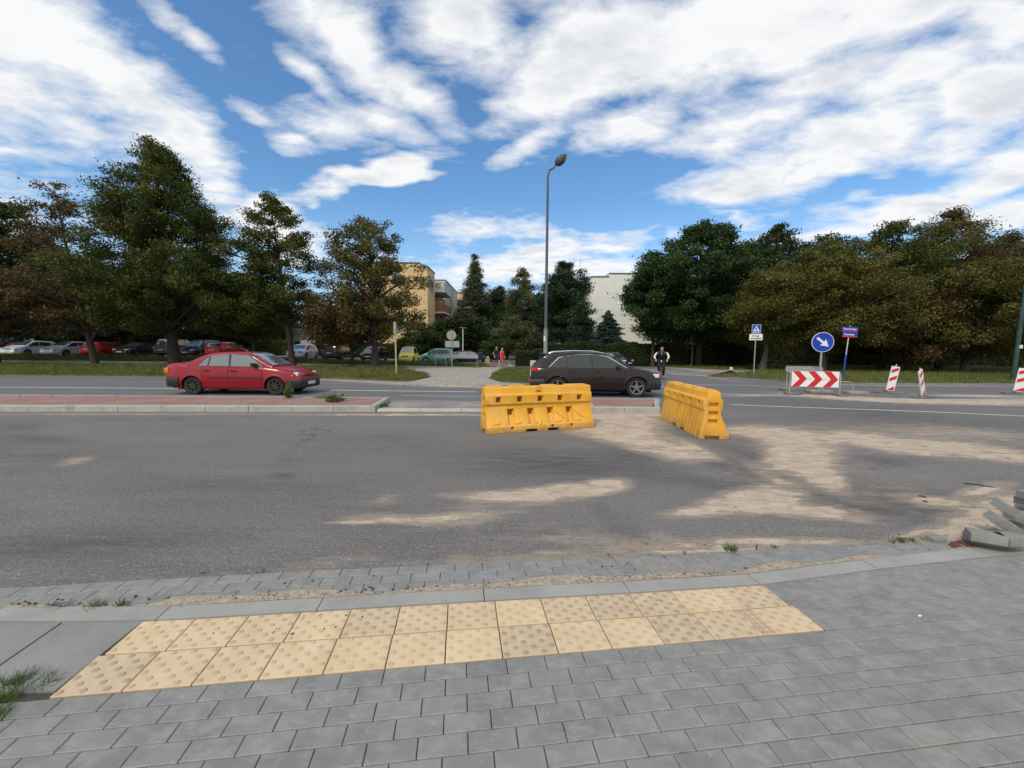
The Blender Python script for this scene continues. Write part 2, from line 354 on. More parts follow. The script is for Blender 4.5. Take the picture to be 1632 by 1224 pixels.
bn = n.new('ShaderNodeBump'); bn.inputs['Strength'].default_value = .75; bn.inputs['Distance'].default_value = .006
n.put(bn.inputs['Height'], fine)
b2_ = n.new('ShaderNodeBump'); b2_.inputs['Strength'].default_value = .7; b2_.inputs['Distance'].default_value = .010
n.put(b2_.inputs['Height'], n.math('ADD', sf, n.math('MULTIPLY', n.math('MULTIPLY', thk, tw2), 1.3))); n.put(b2_.inputs['Normal'], bn.outputs[0]); n.put(b.inputs['Normal'], b2_.outputs[0])
tag(fastmesh('road', V, F, m, tint={'sand': bake(SAND), 'dark': bake(DARK)}), kind='structure')

# ------------------------------------------------------------------ ground sheet
M_soil = mat('soil and thin grass', (.055, .06, .022), .95, .3, .35, .6, 8, col2=(.10, .085, .045), dirt=((.12, .1, .07), .12, .55, .7))
xs = list(np.concatenate([[-900, -400, -160], np.arange(-80, 81, 4.), [160, 400, 900]])); ys = list(np.concatenate([[-60, -20, 0, 15], np.arange(30, 46, 1.), [50, 60, 80, 120, 250, 600, 1200, 1900]]))
g = MB(); g.grid([[(x, y, TZ(x, y) - (.035 if y < 59.5 else 0.02)) for y in ys] for x in xs])
tag(g.build('ground', M_soil, smooth=60), kind='structure')

def slab(name, pts, z0, z1, m, kind='structure', edge=0.0):      # flat polygon with real thickness
    mb = MB(); mb.prism([(p[0], p[1]) for p in pts], z0, z1); o = mb.build(name, m); 
    return tag(o, kind=kind)
M_conc = mat('concrete', (.36, .355, .33), .85, .14, 3, .35, 90, dirt=((.2, .19, .17), 2.5, .52, .6))
M_concl = mat('pale concrete', (.44, .425, .38), .85, .12, 2.5, .3, 90, dirt=((.33, .29, .23), 3, .5, .6))
M_joint = mat('joint sand', (.075, .068, .058), .95, .25, 30, .5, 150, dirt=((.30, .25, .19), 1.6, .50, .85))

# ---------- near pavement: every block is real, with chamfered edges, all in one mesh of the pavement
m = bpy.data.materials.new('grey paving block'); m.use_nodes = True; n = NT(m.node_tree); b = m.node_tree.nodes['Principled BSDF']
co = n.new('ShaderNodeTexCoord').outputs['Object']; t = n.attr('tint').outputs['Fac']
c = n.mix(t, (.205, .208, .205), (.275, .276, .268))
c = n.mix(n.rmap(n.noise(co, 1.1, 4, .6), .42, .6, 0, .45), c, (.265, .245, .215))
c = n.mix(n.rmap(n.noise(n.mapping(co, (9, 4, 0)), 1.6, 4, .6), .45, .62, 0, .4), c, (.195, .215, .225))
c = n.mix(n.math('MULTIPLY', n.rmap(n.noise(n.mapping(co, rot=(0,0,.5), sc=(1,1.6,1)), 9, 7, .65), .44, .62), .38), c, (.39, .385, .36))
c = n.mix(n.rmap(n.noise(n.mapping(co, (3,2,0)), 5, 7, .7), .46, .64, 0, .38), c, (.14, .138, .135))
c = n.mix(n.rmap(n.noise(co, 300, 2, .6), .35, .65, 0, .25), c, (.10, .1, .1))
c = n.mix(n.rmap(n.noise(co, 26, 6, .7), .60, .70, 0, .4), c, (.42, .41, .38))
c = n.mix(n.math('MULTIPLY', n.attr('edge').outputs['Fac'], n.rmap(n.noise(co, 18, 4), .35, .6, .0, .6)), c, (.38, .375, .35))
n.put(b.inputs['Base Color'], c); n.put(b.inputs['Roughness'], n.rmap(n.noise(co, 9, 5), .3, .7, .55, .85)); b.inputs['Specular IOR Level'].default_value = .4
bn = n.new('ShaderNodeBump'); bn.inputs['Strength'].default_value = .35; bn.inputs['Distance'].default_value = .003
n.put(bn.inputs['Height'], n.noise(co, 260, 5, .7)); n.put(b.inputs['Normal'], bn.outputs[0])
M_pav = m
PV, PF, PT, PE = [], [], [], []
def block(c4, z=.004, h=.03, ch=.0024, tint=None, tilt=.00035):   # c4: (u,v) corners of the block
    o = len(PV); cx = sum(p[0] for p in c4)/4; cy = sum(p[1] for p in c4)/4; dz = rnd.uniform(-tilt, tilt)
    def ins(p, d): 
        return (p[0] + (cx-p[0])/max(abs(cx-p[0]), 1e-6)*d, p[1] + (cy-p[1])/max(abs(cy-p[1]), 1e-6)*d)
    sx, sy = rnd.uniform(-tilt, tilt)*6, rnd.uniform(-tilt, tilt)*6
    for zz_, d in ((z-h, .0022), (z-ch, .0022), (z, .0022+ch)):
        for p in c4:
            q = ins(p, d); PV.append(P(q[0], q[1], zz_ + dz + (q[0]-cx)*sx + (q[1]-cy)*sy))
    for k in range(4):
        j = (k+1) % 4; PF.append((o+k, o+j, o+4+j, o+4+k)); PF.append((o+4+k, o+4+j, o+8+j, o+8+k))
    PF.append((o+8, o+9, o+10, o+11)); t_ = rnd.gauss(.45, .24) if tint is None else tint
    PT.extend([min(1, max(0, t_))]*12); PE.extend([.3]*4+[1]*4+[0]*4)
BW, BH = .2, .0945
for r in range(26):                          # rows below the yellow tiles, half-offset bond
    v1 = -.001 - r*BH; v0 = v1 - BH; off = (r % 2)*.1 + .07
    for k in range(-34, 52):
        u0 = k*BW + off; u1 = u0 + BW
        if u1 < -.9 and v0 > -.12: continue
        if u1 < -.55 - (v1*-.9) * .0 and v0 > -.06: continue
        block([(u0, v0), (u1, v0), (u1, v1), (u0, v1)])
for r in range(8):                           # the rows right of the tiles, up to the flush kerb
    v0 = r*BH; v1 = v0 + BH; off = (r % 2)*.1 + .05
    for k in range(0, 34):
        u0 = 3.905 + (k-1)*BW + off; u1 = u0 + BW
        u0 = max(u0, 3.905 - v0*.13)
        if u1 - u0 < .03: continue
        top0 = min(v1, kv(u0)); top1 = min(v1, kv(u1))
        if max(top0, top1) - v0 < .012: continue
        block([(u0, v0), (u1, v0), (u1, max(top1, v0+.006)), (u0, max(top0, v0+.006))])
KW = .135
for r in range(4):                           # gutter rows between kerb and asphalt
    off = (r % 2)*.1
    for k in range(-38, 44):
        u0 = k*BW + off; u1 = u0 + BW; a0, a1 = av(u0), av(u1)
        b0, b1 = a0 - r*.098, a1 - r*.098; c0, c1 = max(b0-.098, kv(u0)+KW), max(b1-.098, kv(u1)+KW)
        if b0 - c0 < .02 or b1 - c1 < .02: continue
        block([(u0, c0), (u1, c1), (u1, b1), (u0, b0)], z=.002 - r*.0018, tint=rnd.gauss(.6, .2))
Vn = np.array([tuple(p) for p in PV]); Fn = np.array(PF)
tag(fastmesh('pavement', Vn, Fn, M_pav, tint={'tint': np.array(PT), 'edge': np.array(PE)}), kind='structure')
slab('pavement_bed', [P(-9, -2.7), P(12, -2.7), P(12, av(12)-.005), P(3, av(3)-.005), P(0, av(0)-.005), P(-1.2, av(-1.2)-.01), P(-9, av(-9)-.005)], -.12, -.006, M_joint)
# flush kerb stones
K = MB()
ku = [-9, -7.9, -6.9, -5.9, -4.9, -3.9, -2.9, -1.9, -.9, .09, .98, 1.99, 2.94, 3.86, 4.87, 5.95, 6.95, 7.95, 8.95]
for a, e in zip(ku[:-1], ku[1:]):
    nn_ = 4
    us = [a+.003 + (e-a-.006)*i/nn_ for i in range(nn_+1)]; dz = rnd.uniform(-.002, .002)
    lo = [P(u, kv(u)+.003) for u in us]; hi = [P(u, kv(u)+KW-.004) for u in us]
    mid_in = [(p.x, p.y) for p in lo] + [(p.x, p.y) for p in hi[::-1]]
    K.prism(mid_in, -.09, .008 + dz)
M_kerb = mat('flush kerb concrete', (.315, .315, .295), .8, .1, 2.2, .3, 120, dirt=((.22, .22, .215), 3, .5, .55))
tag(K.build('flush_kerb', M_kerb), kind='structure')
# yellow tactile tiles
m = bpy.data.materials.new('yellow tactile concrete'); m.use_nodes = True; n = NT(m.node_tree); b = m.node_tree.nodes['Principled BSDF']
co = n.new('ShaderNodeTexCoord').outputs['Object']; t = n.attr('tint').outputs['Fac']
c = n.mix(n.rmap(n.noise(co, 5, 6, .6), .3, .7), (.60, .455, .27), (.73, .585, .385))
c = n.mix(t, c, n.mix(n.rmap(n.noise(co, 12, 6, .65), .35, .65), (.42, .33, .225), (.55, .45, .32)))
c = n.mix(n.math('MULTIPLY', n.attr('dome').outputs['Fac'], n.rmap(t, 0, 1, .25, .8)), c, (.27, .22, .17))
c = n.mix(n.rmap(n.noise(co, 22, 6, .7), .62, .72, 0, .5), c, (.60, .55, .48))
c = n.mix(n.rmap(n.noise(co, 250, 3, .7), .4, .7, 0, .25), c, (.3, .22, .13))
n.put(b.inputs['Base Color'], c); b.inputs['Roughness'].default_value = .85
bn = n.new('ShaderNodeBump'); bn.inputs['Strength'].default_value = .3; bn.inputs['Distance'].default_value = .003
n.put(bn.inputs['Height'], n.noise(co, 200, 5, .7)); n.put(b.inputs['Normal'], bn.outputs[0])
TVs, TFs, TTs, TD = [], [], [], []
def tile(u0, u1, vf0, vf1, tint, full=True):
    def Q(a, d, z):
        d = (d-.5)*(1-.03) + .5; u = u0 + (u1-u0)*a; lo, hi = vf0(u), vf1(u); q = P(u, lo + (hi-lo)*d, z); return q
    o = len(TVs); e = .012
    for z, i in ((-.05, .009), (.001, .009), (.005, e+.008)):
        for a, d in ((i, i), (1-i, i), (1-i, 1-i), (i, 1-i)): TVs.append(Q(a, d, z))
    for k in range(4):
        j = (k+1) % 4; TFs.append((o+k, o+j, o+4+j, o+4+k)); TFs.append((o+4+k, o+4+j, o+8+j, o+8+k))
    TFs.append((o+8, o+9, o+10, o+11)); TTs.extend([tint]*12); TD.extend([0]*12)
    nx = max(1, round((u1-u0)/.049))
    for i in range(nx):
        for j in range(6):
            a, d = (i+.5)/nx, (j+.5)/6
            if (i+j) % 2 and nx > 2: continue
            q = Q(a, d, 0); o = len(TVs); nn2 = 12; rr = .0158
            for z, r_ in ((.004, rr), (.0075, rr*.93), (.0092, rr*.70)):
                for k in range(nn2): TVs.append(Vector((q.x + r_*math.cos(k*2*math.pi/nn2), q.y + r_*math.sin(k*2*math.pi/nn2), z)))
            for l in range(2):
                for k in range(nn2): TFs.append((o+l*nn2+k, o+l*nn2+(k+1) % nn2, o+(l+1)*nn2+(k+1) % nn2, o+(l+1)*nn2+k))
            for k in range(5): TFs.append((o+24+k, o+25+k, o+24+10-k, o+24+11-k))
            TTs.extend([tint]*36); TD.extend([1]*36)
cols = [(i*.2937, (i+1)*.2937, True) for i in range(12)] + [(3.5244, 3.605, False), (3.605, 3.90, True)]
worn = {(0, 0): .6, (1, 4): .5, (0, 7): .72, (1, 8): .5, (1, 9): .75, (0, 10): .8, (1, 10): .7, (1, 6): .35, (1, 5): .3, (0, 11): .5, (1, 11): .2, (1, 13): .6, (0, 12): .6, (1, 2): .3}
for c_, (a, e, f) in enumerate(cols):
    for r in (0, 1):
        lo = (lambda u: .002) if r == 0 else (lambda u: kv(u)*.5)
        hi = (lambda u: kv(u)*.5) if r == 0 else (lambda u: kv(u))
        s0_, s1_ = ((.022*(1-a/1.95), .022*(1-e/1.95)) if r else (0, 0))
        tile(a + s0_, e + s1_, lo, hi, worn.get((r, c_), rnd.uniform(0, .25)), f)
tag(fastmesh('tactile_paving', np.array([tuple(p) for p in TVs]), np.array(TFs), m, tint={'tint': np.array(TTs), 'dome': np.array(TD)}), kind='structure')
# plain concrete slabs at the left of the tiles
m2 = mat('smooth grey slab', (.235, .235, .228), .8, .12, 2.5, .35, 120, dirt=((.30, .30, .29), 1.8, .5, .5))
sb = MB()
for (a, e) in ((-.42, -.006), (-.86, -.426), (-1.30, -.866), (-1.74, -1.306), (-2.4, -1.746)):
    us = (a+.003, e-.003); v0s = .075 if a > -.5 else .10
    sb.prism([tuple(P(us[0], v0s))[:2], tuple(P(us[1], v0s-.03 if a > -.5 else v0s))[:2], tuple(P(us[1]+ (.03 if a>-.5 else .0), kv(us[1])-.004))[:2], tuple(P(us[0], kv(us[0])-.004))[:2]], -.06, .004+rnd.uniform(-.001, .001))
tag(sb.build('concrete_slabs', m2), kind='structure')
M_dirt = mat('trodden dirt', (.12, .10, .07), .97, .3, 6, .9, 60, col2=(.2, .17, .12))
slab('dirt_patch', [P(-.95, -.02), P(-.42, .01), P(-.30, .055), P(-.42, .07), P(-.9, .095), P(-2.6, .095), P(-4, .4), P(-4, -.3), P(-1.7, -.12)], -.03, .0065, M_dirt)

# ---------- median island and its kerbs
M_red = bpy.data.materials.new('red clay pavers'); M_red.use_nodes = True; n = NT(M_red.node_tree); b = M_red.node_tree.nodes['Principled BSDF']
co = n.new('ShaderNodeTexCoord').outputs['Object']
br = n.new('ShaderNodeTexBrick'); n.put(br.inputs['Vector'], co); br.inputs['Scale'].default_value = 1
br.inputs['Brick Width'].default_value = .2; br.inputs['Row Height'].default_value = .1; br.inputs['Mortar Size'].default_value = .004
br.inputs['Color1'].default_value = (.30, .15, .125, 1); br.inputs['Color2'].default_value = (.235, .125, .11, 1); br.inputs['Mortar'].default_value = (.17, .13, .11, 1)
c = n.mix(n.rmap(n.noise(co, 1.3, 7, .65), .42, .72, 0, .65), br.outputs[0], (.33, .25, .21))
n.put(b.inputs['Base Color'], c); b.inputs['Roughness'].default_value = .9
ZK = .15
def kerbrun(name, pts, w_, z, m, step=1.0, ch=.02):     # a row of kerb stones along a line; pts on the front foot, w_ to the back (left of direction)
    mb = MB(); pts = [Vector((p[0], p[1], 0)) for p in pts]
    for p, q in zip(pts[:-1], pts[1:]):
        L = (q-p).length; d = (q-p)/L; nr = Vector((-d.y, d.x, 0)); k = max(1, round(L/step))
        for i in range(k):
            a = p + d*(L*i/k + .006); e = p + d*(L*(i+1)/k - .006); j = nr*rnd.uniform(-.006, .006)
            prof = [(0, -.1), (0.01, z-ch), (ch+.01, z), (w_, z), (w_, -.1)]
            A = [tuple(a + j + nr*x + Vector((0, 0, zz_))) for x, zz_ in prof]; B = [tuple(e + j + nr*x + Vector((0, 0, zz_))) for x, zz_ in prof]
            mb.add(A+B, [(0,1,2,3,4), (9,8,7,6,5)] + [(i2, (i2+1) % 5, 5+(i2+1) % 5, 5+i2) for i2 in range(5)])
    return tag(mb.build(name, m), kind='structure')
k0, k1 = G(-400, 656), G(598, 656.5)
kb0, kb1 = G(-400, 625, ZK), G(622, 633, ZK)
k2, k3 = G(938, 658), G(1052, 659)
kb2, kb3 = G(930, 634, ZK), G(1050, 635, ZK)
kerbrun('median_kerb', [k0, k1], .16, ZK, M_conc)
kerbrun('median_kerb', [k1, kb1], .14, ZK+.002, M_conc, .8)
kerbrun('median_kerb', [kb1 + Vector((-.02, .0, 0)), kb0], .14, ZK-.003, M_conc)
slab('median_paving', [(k0.x, k0.y+.158), (k1.x-.10, k1.y+.158), (kb1.x-.15, kb1.y-.01), (kb0.x, kb0.y-.01)], -.05, ZK-.008, M_red)
kerbrun('median_kerb', [k2, k3], .16, ZK, M_conc)
kerbrun('median_kerb', [k3, kb3], .14, ZK+.002, M_conc, .8)
kerbrun('median_kerb', [kb3, kb2], .14, ZK-.003, M_conc)
kerbrun('median_kerb', [kb2, k2], .14, ZK+.002, M_conc, .8)
slab('median_paving', [(k2.x-.1, k2.y+.158), (k3.x-.13, k3.y+.158), (kb3.x-.13, kb3.y-.01), (kb2.x-.05, kb2.y-.01)], -.05, ZK-.008, M_red)
kerbrun('lowered_kerb', [k1 + Vector((.03, .02, 0)), k2 + Vector((-.03, 0.02, 0))], .30, .055, M_concl)
M_path = mat('worn grey crossing surface', (.20, .19, .175), .9, .18, 1.2, .5, 90, col2=(.27, .25, .22))
slab('crossing_surface', [(k1.x+.05, k1.y+.33), (k2.x-.05, k2.y+.33), (kb2.x-.1, kb2.y-.1), (kb1.x+.12, kb1.y-.05)], -.05, .05, M_path)

# ---------- markings
M_white = mat('worn white road paint', (.62, .63, .62), .7, .1, 8, .2, 60, dirt=((.25, .25, .25), 5, .52, .8))
def stripe(name, pts, w_, z=.005, m=None, split=1):
    mb = MB(); pts = [Vector((p[0], p[1], 0)) for p in pts]; L = []
    for i, p in enumerate(pts):
        d = (pts[min(i+1, len(pts)-1)] - pts[max(i-1, 0)]).normalized(); nr = Vector((-d.y, d.x, 0))*w_/2
        L.append([tuple(p+nr+Vector((0, 0, z))), tuple(p-nr+Vector((0, 0, z)))])
    mb.grid(L); return tag(mb.build(name, m or M_white), kind='structure')
def gp(*a): return [G(x, y) for x, y in a]
stripe('lane_line', gp((-500, 612.5), (-200, 615), (0, 617.3), (200, 618.7), (400, 620.6), (600, 622.7), (760, 624.8)), .14)
stripe('lane_line', gp((1050, 616), (1130, 613.5), (1200, 614.5), (1280, 619.5)), .10)
stripe('lane_line', gp((1165, 645), (1277, 649.5), (1400, 653.5), (1520, 658), (1632, 663.5), (1800, 672)), .10)
stripe('lane_line', gp((1150, 627), (1400, 638), (1500, 637), (1632, 636), (1800, 636)), .09)
stripe('edge_line', gp((1340, 613.3), (1400, 614.6), (1500, 615.6), (1632, 616), (1850, 616)), .10)
stripe('edge_line', gp((640, 630.5), (720, 631.5), (800, 632)), .06)
stripe('edge_line', gp((-500, 603.5), (-200, 605), (0, 607), (250, 608.5), (500, 610.5), (640, 613.5)), .09, m=M_conc)
for k in range(4):                          # zebra bars across the side road
    xa, ya = 1040 + k*6, 598 - k*3.0
    stripe('zebra_stripe', gp((1068 - k*16, 596.5 - k*2.7), (1120 - k*13, 598.7 - k*2.9), (1175 - k*14, 600.5 - k*3.4)), .35)

# ---------- verges, paths, car park
M_grassb = mat('verge soil', (.06, .068, .02), .95, .3, 1.2, .8, 30, col2=(.11, .10, .04))
vergeL = [G(-900, 594), G(-300, 596), G(0, 598), G(430, 601), G(560, 604), G(630, 607), G(664, 606.5), G(684, 601), G(676, 596), G(655, 592), G(640, 588)]
vL = [(p.x, p.y) for p in vergeL] + [(-8.8, 34.4), (-80, 34.4)]
slab('verge', vL, -.1, .06, M_grassb)
vergeM = [G(786, 597), G(782, 603), G(796, 608), G(850, 611), G(866, 605), G(900, 596), G(930, 590), G(952, 586)]
vM = [(p.x, p.y) for p in vergeM] + [(7.5, 34.4), (-.6, 34.4)]
slab('verge', vM, -.1, .06, M_grassb)
vergeR = [G(1128, 600), G(1180, 601), G(1235, 606), G(1300, 609.5), G(1400, 610.5), G(1632, 611), G(2100, 611), G(2100, 590), G(1632, 590), G(1220, 590), G(1180, 595)]
vR = [(p.x, p.y) for p in vergeR]
slab('verge', vR, -.1, .06, M_grassb)
vergeF = [G(1000, 581), G(1060, 585.5), G(1130, 589), G(1220, 588.6), G(1632, 588.6), G(2100, 588)]
vF = [(p.x, p.y) for p in vergeF] + [(120, 60), (16, 60)]
slab('verge', vF, -.1, .05, M_grassb)
M_shoul = mat('sandy shoulder', (.24, .215, .18), .95, .2, 1.0, .8, 60, col2=(.34, .30, .25))
slab('footpath', [tuple(p)[:2] for p in (G(1040, 583.5), G(1100, 587), G(1165, 591), G(1222, 589.6), G(1180, 595.6), G(1130, 599.5), G(1190, 600.4), G(1155, 597), G(1110, 592), G(1060, 586.5))], -.05, .03, M_shoul)
ped = [G(1060, 586.3), G(1120, 591.5), G(1175, 597.5), G(1130, 600), G(1128, 601.5), G(1235, 607.2), G(1400, 612.3), G(1632, 613), G(2100, 613), G(2100, 611.2), G(1632, 611.2), G(1400, 610.7), G(1300, 609.7), G(1235, 606.2), G(1190, 600.8)]
kr = [G(1235, 607.4), G(1300, 611), G(1400, 612.8), G(1632, 613.4), G(2100, 613.4)]
stripe('kerb_line', kr, .25, .03, M_shoul)
gv = [G(636, 614), G(664, 607), G(690, 601), G(680, 596), G(658, 592), G(642, 588)]
slab('gravel_crossing', [(p.x, p.y) for p in gv] + [(-8.9, 34.4), (-.6, 34.4)] + [tuple(G(*q))[:2] for q in ((786, 597), (778, 604), (800, 611), (845, 613), (800, 615))], -.05, .03, mat('dusty gravel', (.24, .22, .19), .95, .3, 5, .9, 45, col2=(.36, .335, .30), dirt=((.16, .14, .11), .8, .55, .6)))
def band(name, x0, x1, ya, yb, dz, m, kind='structure', nx=60, nyy=4):
    mb = MB(); mb.grid([[(x, ya + (yb-ya)*j/nyy, TZ(x, ya + (yb-ya)*j/nyy) + dz) for j in range(nyy+1)] for x in np.linspace(x0, x1, nx)])
    return tag(mb.build(name, m, smooth=60), kind=kind)
M_slabs = mat('footpath slabs', (.27, .255, .23), .9, .15, 1.1, .4, 60, col2=(.33, .31, .28))
band('footpath', -80, 9, 34.4, 36.3, .02, M_slabs)
band('car_park', -80, 1, 38.4, 55, .015, mat('car park asphalt', (.12, .115, .11), .9, .2, .8, .4, 80, col2=(.19, .18, .17)))
# track to the flats between the hedges
slab('footpath', [(-1.3, 36.3), (.2, 36.3), (-.6, 60), (-3.4, 60)], -.05, .022, M_slabs)

# ---------- blades of grass
def inpoly(x, y, poly):
    ins = np.zeros(len(x), bool); j = len(poly)-1
    for i in range(len(poly)):
        xi, yi = poly[i]; xj, yj = poly[j]
        ins ^= ((yi > y) != (yj > y)) & (x < (xj-xi)*(y-yi)/(yj-yi+1e-12)+xi); j = i
    return ins
M_grass = leafmat('grass blades', [(.055, .09, .016), (.10, .145, .026), (.16, .17, .045), (.26, .21, .09)], .3, .6)
def grass(poly, nb, hmin, hmax, zf, wd=.018, edge=None):
    P_ = np.array(poly); x0, y0_ = P_.min(0); x1, y1_ = P_.max(0)
    x0 = max(x0, -48); x1 = min(x1, 55); y1_ = min(y1_, 50)
    x = rng.uniform(x0, x1, nb*3); y = y0_ + (y1_-y0_)*rng.uniform(0, 1, nb*3)**1.2
    k = inpoly(x, y, poly); x, y = x[k][:nb], y[k][:nb]; N = len(x)
    cl = np.sin(x*1.7)*np.sin(y*2.3+x)*.5+.5; h = rng.uniform(hmin, hmax, N)*(.55+.9*cl)
    a = rng.uniform(0, 6.28, N); lx, ly = rng.normal(0, .35, N)*h, rng.normal(0, .35, N)*h
    z = np.array([zf(p, q) for p, q in zip(x, y)]); ww = wd*rng.uniform(.6, 1.5, N)
    A = np.stack([x-ww*np.cos(a), y-ww*np.sin(a), z], 1); B = np.stack([x+ww*np.cos(a), y+ww*np.sin(a), z], 1)
    C = np.stack([x+lx, y+ly, z+h], 1); Vv = np.stack([A, B, C], 1).reshape(-1, 3); Ff = np.arange(3*N).reshape(-1, 3)
    tt_ = np.clip(cl*.5 + rng.normal(.25, .2, N), 0, 1)
    return tag(fastmesh('grass', Vv, Ff, M_grass, tint={'tint': np.repeat(tt_, 3)}), kind='stuff')
tag(grass(vL, 60000, .06, .26, lambda x, y: .05), 'mown grass and weeds on the verge below the row of trees', 'grass')
tag(grass(vM, 16000, .05, .2, lambda x, y: .05), 'green grass patch beside the gravel crossing', 'grass')
tag(grass(vR, 36000, .05, .2, lambda x, y: .05), 'dry grass strip between the road kerb and the trees on the right', 'grass')
tag(grass(vF, 26000, .05, .22, lambda x, y: .04), 'shaded grass in the park beyond the side road', 'grass')
bank = [(-80, 36.3), (-2.2, 36.3), (-2.2, 38.4), (-80, 38.4)]
tag(grass(bank, 40000, .10, .34, TZ), 'longer grass bank between the footpath and the parked cars', 'grass')
# ------------------------------------------------------------------ cars
M_tyre = mat('tyre rubber', (.018, .018, .019), .85, .2, 20)
M_blackp = mat('black plastic', (.022, .022, .024), .55, .2, 10)
M_under = mat('dark underbody', (.008, .008, .008), .9, .2, 10)
M_chrome = mat('polished metal', (.7, .7, .71), .18, .05, 5, metal=1)
M_alloy = mat('alloy wheel', (.30, .30, .31), .35, .08, 5, metal=.85)
M_steelw = mat('painted steel wheel', (.035, .033, .032), .5, .3, 12)
M_glass = glassmat('car glass', (.03, .035, .036), .16)
M_glassd = glassmat('tinted car glass', (.018, .024, .022), .0, (.62, .72, .68))
M_lamp = mat('headlight glass', (.62, .66, .68), .12, .1, 12, spec=.8)
M_lampd = mat('smoked headlight', (.16, .18, .22), .12, .1, 12, spec=.8)
M_redl = mat('red lamp plastic', (.45, .012, .012), .2, .2, 12, spec=.7)
M_orange = mat('orange lamp plastic', (.65, .16, .02), .2, .1, 12, spec=.7)
M_plate = mat('number plate', (.6, .61, .6), .5, .08, 12)
M_dark = mat('dark gap', (.006, .006, .006), .8, .1, 5)
def paint(name, c, metal=.0, rough=.28, dirt=.10):
    return mat(name, c, rough, .04, 1.5, metal=metal, spec=.32, coat=.38, dirt=((.2, .18, .15), 3, .5, dirt))
def curve(pts, n=160, k=5):
    xs_ = np.linspace(pts[0][0], pts[-1][0], n); ys_ = np.interp(xs_, [p[0] for p in pts], [p[1] for p in pts])
    for _ in range(2):
        pad = np.pad(ys_, k, mode='edge'); ys_ = np.convolve(pad, np.ones(2*k+1)/(2*k+1), 'valid')
    return lambda x: float(np.interp(x, xs_, ys_))
def make_car(name, label, paintm, sp, group=None, detail=True):
    L, Wd = sp['L'], sp['W']; hw = Wd/2; wr = sp['wr']; wx = sp['wx']; sill = sp.get('sill', .2)
    deck = curve(sp['deck'], k=sp.get('k', 3)); roof = curve(sp['roof'], k=3); er, ef = sp.get('er', .16), sp.get('ef', .2)
    arch = wr + sp.get('gap', .05)
    def wid(x):
        t = max(0, 1 - x/.55); f = max(0, 1 - (L-x)/.8)
        return hw * (1 - er*t**2.2 - ef*f**2.0) 
    def zb(x):
        z = sill + .06*max(0, 1-x/.5) + .05*max(0, 1-(L-x)/.5)
        for c in wx:
            if abs(x-c) < arch: z = max(z, wr*.98 + math.sqrt(arch**2-(x-c)**2))
        return z
    def belt(x): return min(sp['belt'](x), deck(x) - .03)
    def sidey(x, z):                       # the side of the body below the belt
        b0 = belt(x); t = (z - sill)/max(.05, b0 - sill); w_ = wid(x)
        return w_ - .055*max(0, .38-t)**1.3*2 - .07*max(0, t-.55)**2*3 + (.012 if any(abs(math.hypot(x-c, z-wr)) < arch+.05 for c in wx) else 0)
    xs_ = sorted(set([0, .015, .04, .08] + list(np.linspace(.12, L-.12, 84)) + [L-.08, L-.04, L-.015, L] + [c + arch*math.cos(a) for c in wx for a in np.linspace(0, math.pi, 19)]))
    t = root(name, label, 'car', group=group)
    body = MB(); rows = []
    for x in xs_:
        z0, b0, dk = zb(x), belt(x), deck(x); b0 = max(b0, z0+.02)
        half = [(sidey(x, z0)-.02, z0)] + [(sidey(x, z0+(b0-z0)*k/6), z0+(b0-z0)*k/6) for k in range(7)]
        ye = half[-1][0]
        half += [(ye-.03, b0+(dk-b0)*.55), (ye-.09, b0+(dk-b0)*.86), (ye*.6, dk+.008), (0, dk+.02)]
        rows.append([(x, y, z) for y, z in half] + [(x, -y, z) for y, z in half[-2::-1]])
    body.grid(rows); nr = len(rows[0])
    body.add(rows[0], [tuple(range(nr))]); body.add(rows[-1], [tuple(range(nr))])
    # cabin
    c0, c1, r0, r1 = sp['cab']             # rear base, front base, roof start, roof end
    tum = sp.get('tum', .28)
    def cy(x, z): return sidey(x, belt(x)) - .035 - tum*(z - belt(x))
    cx_ = list(np.linspace(c0, c1, 44)); rows = []
    for x in cx_:
        b0 = belt(x)-.02; rz_ = max(roof(x), b0+.005)
        half = [(cy(x, b0 + (rz_-.05-b0)*k/4) if rz_ > b0+.1 else cy(x, b0), b0 + max(.002, rz_-.05-b0)*k/4) for k in range(5)]
        ye = half[-1][0]; half += [(ye-.045, rz_-.012), (ye*.62, rz_+.012), (0, rz_+.02)]
        rows.append([(x, y, z) for y, z in half] + [(x, -y, z) for y, z in half[-2::-1]])
    body.grid(rows); nc = len(rows[0]); body.add(rows[0], [tuple(range(nc))]); body.add(rows[-1], [tuple(range(nc))])
    B = body.build('body', paintm, t, smooth=38)
    und = MB(); und.box((.25, -hw+.27, .17), (L-.3, hw-.27, .62)); und.box((.3, -hw+.04, sill+.005), (wx[0]-arch-.02, hw-.04, sill+.1)); und.box((wx[0]+arch+.02, -hw+.05, sill+.005), (wx[1]-arch-.02, hw-.05, sill+.12)); und.box((wx[1]+arch+.02, -hw+.12, sill+.03), (L-.2, hw-.12, sill+.1))
    und.build('underbody', M_under, t)
    gm = sp.get('glass', M_glass)
    # glass: windscreen and rear window follow the cabin; side windows are panels 4 mm proud
    def lid(nm, xa, xb, wy, off=.006):
        mb = MB(); n1, n2 = 10, 10; Pp = []
        for i in range(n1+1):
            x = xa + (xb-xa)*i/n1; rz_ = roof(x); ye = cy(x, rz_-.05); row = []
            for j in range(n2+1):
                y = (2*j/n2-1)*(ye-.045)*wy; a = abs(y)/max(.01, ye-.045)
                z = np.interp(a*(ye-.045), [0, ye*.62, ye-.045], [rz_+.02, rz_+.012, rz_-.012]); row.append((x, y, z+off))
            Pp.append(row)
        mb.grid(Pp); o = mb.build(nm, gm, t, smooth=50); return o
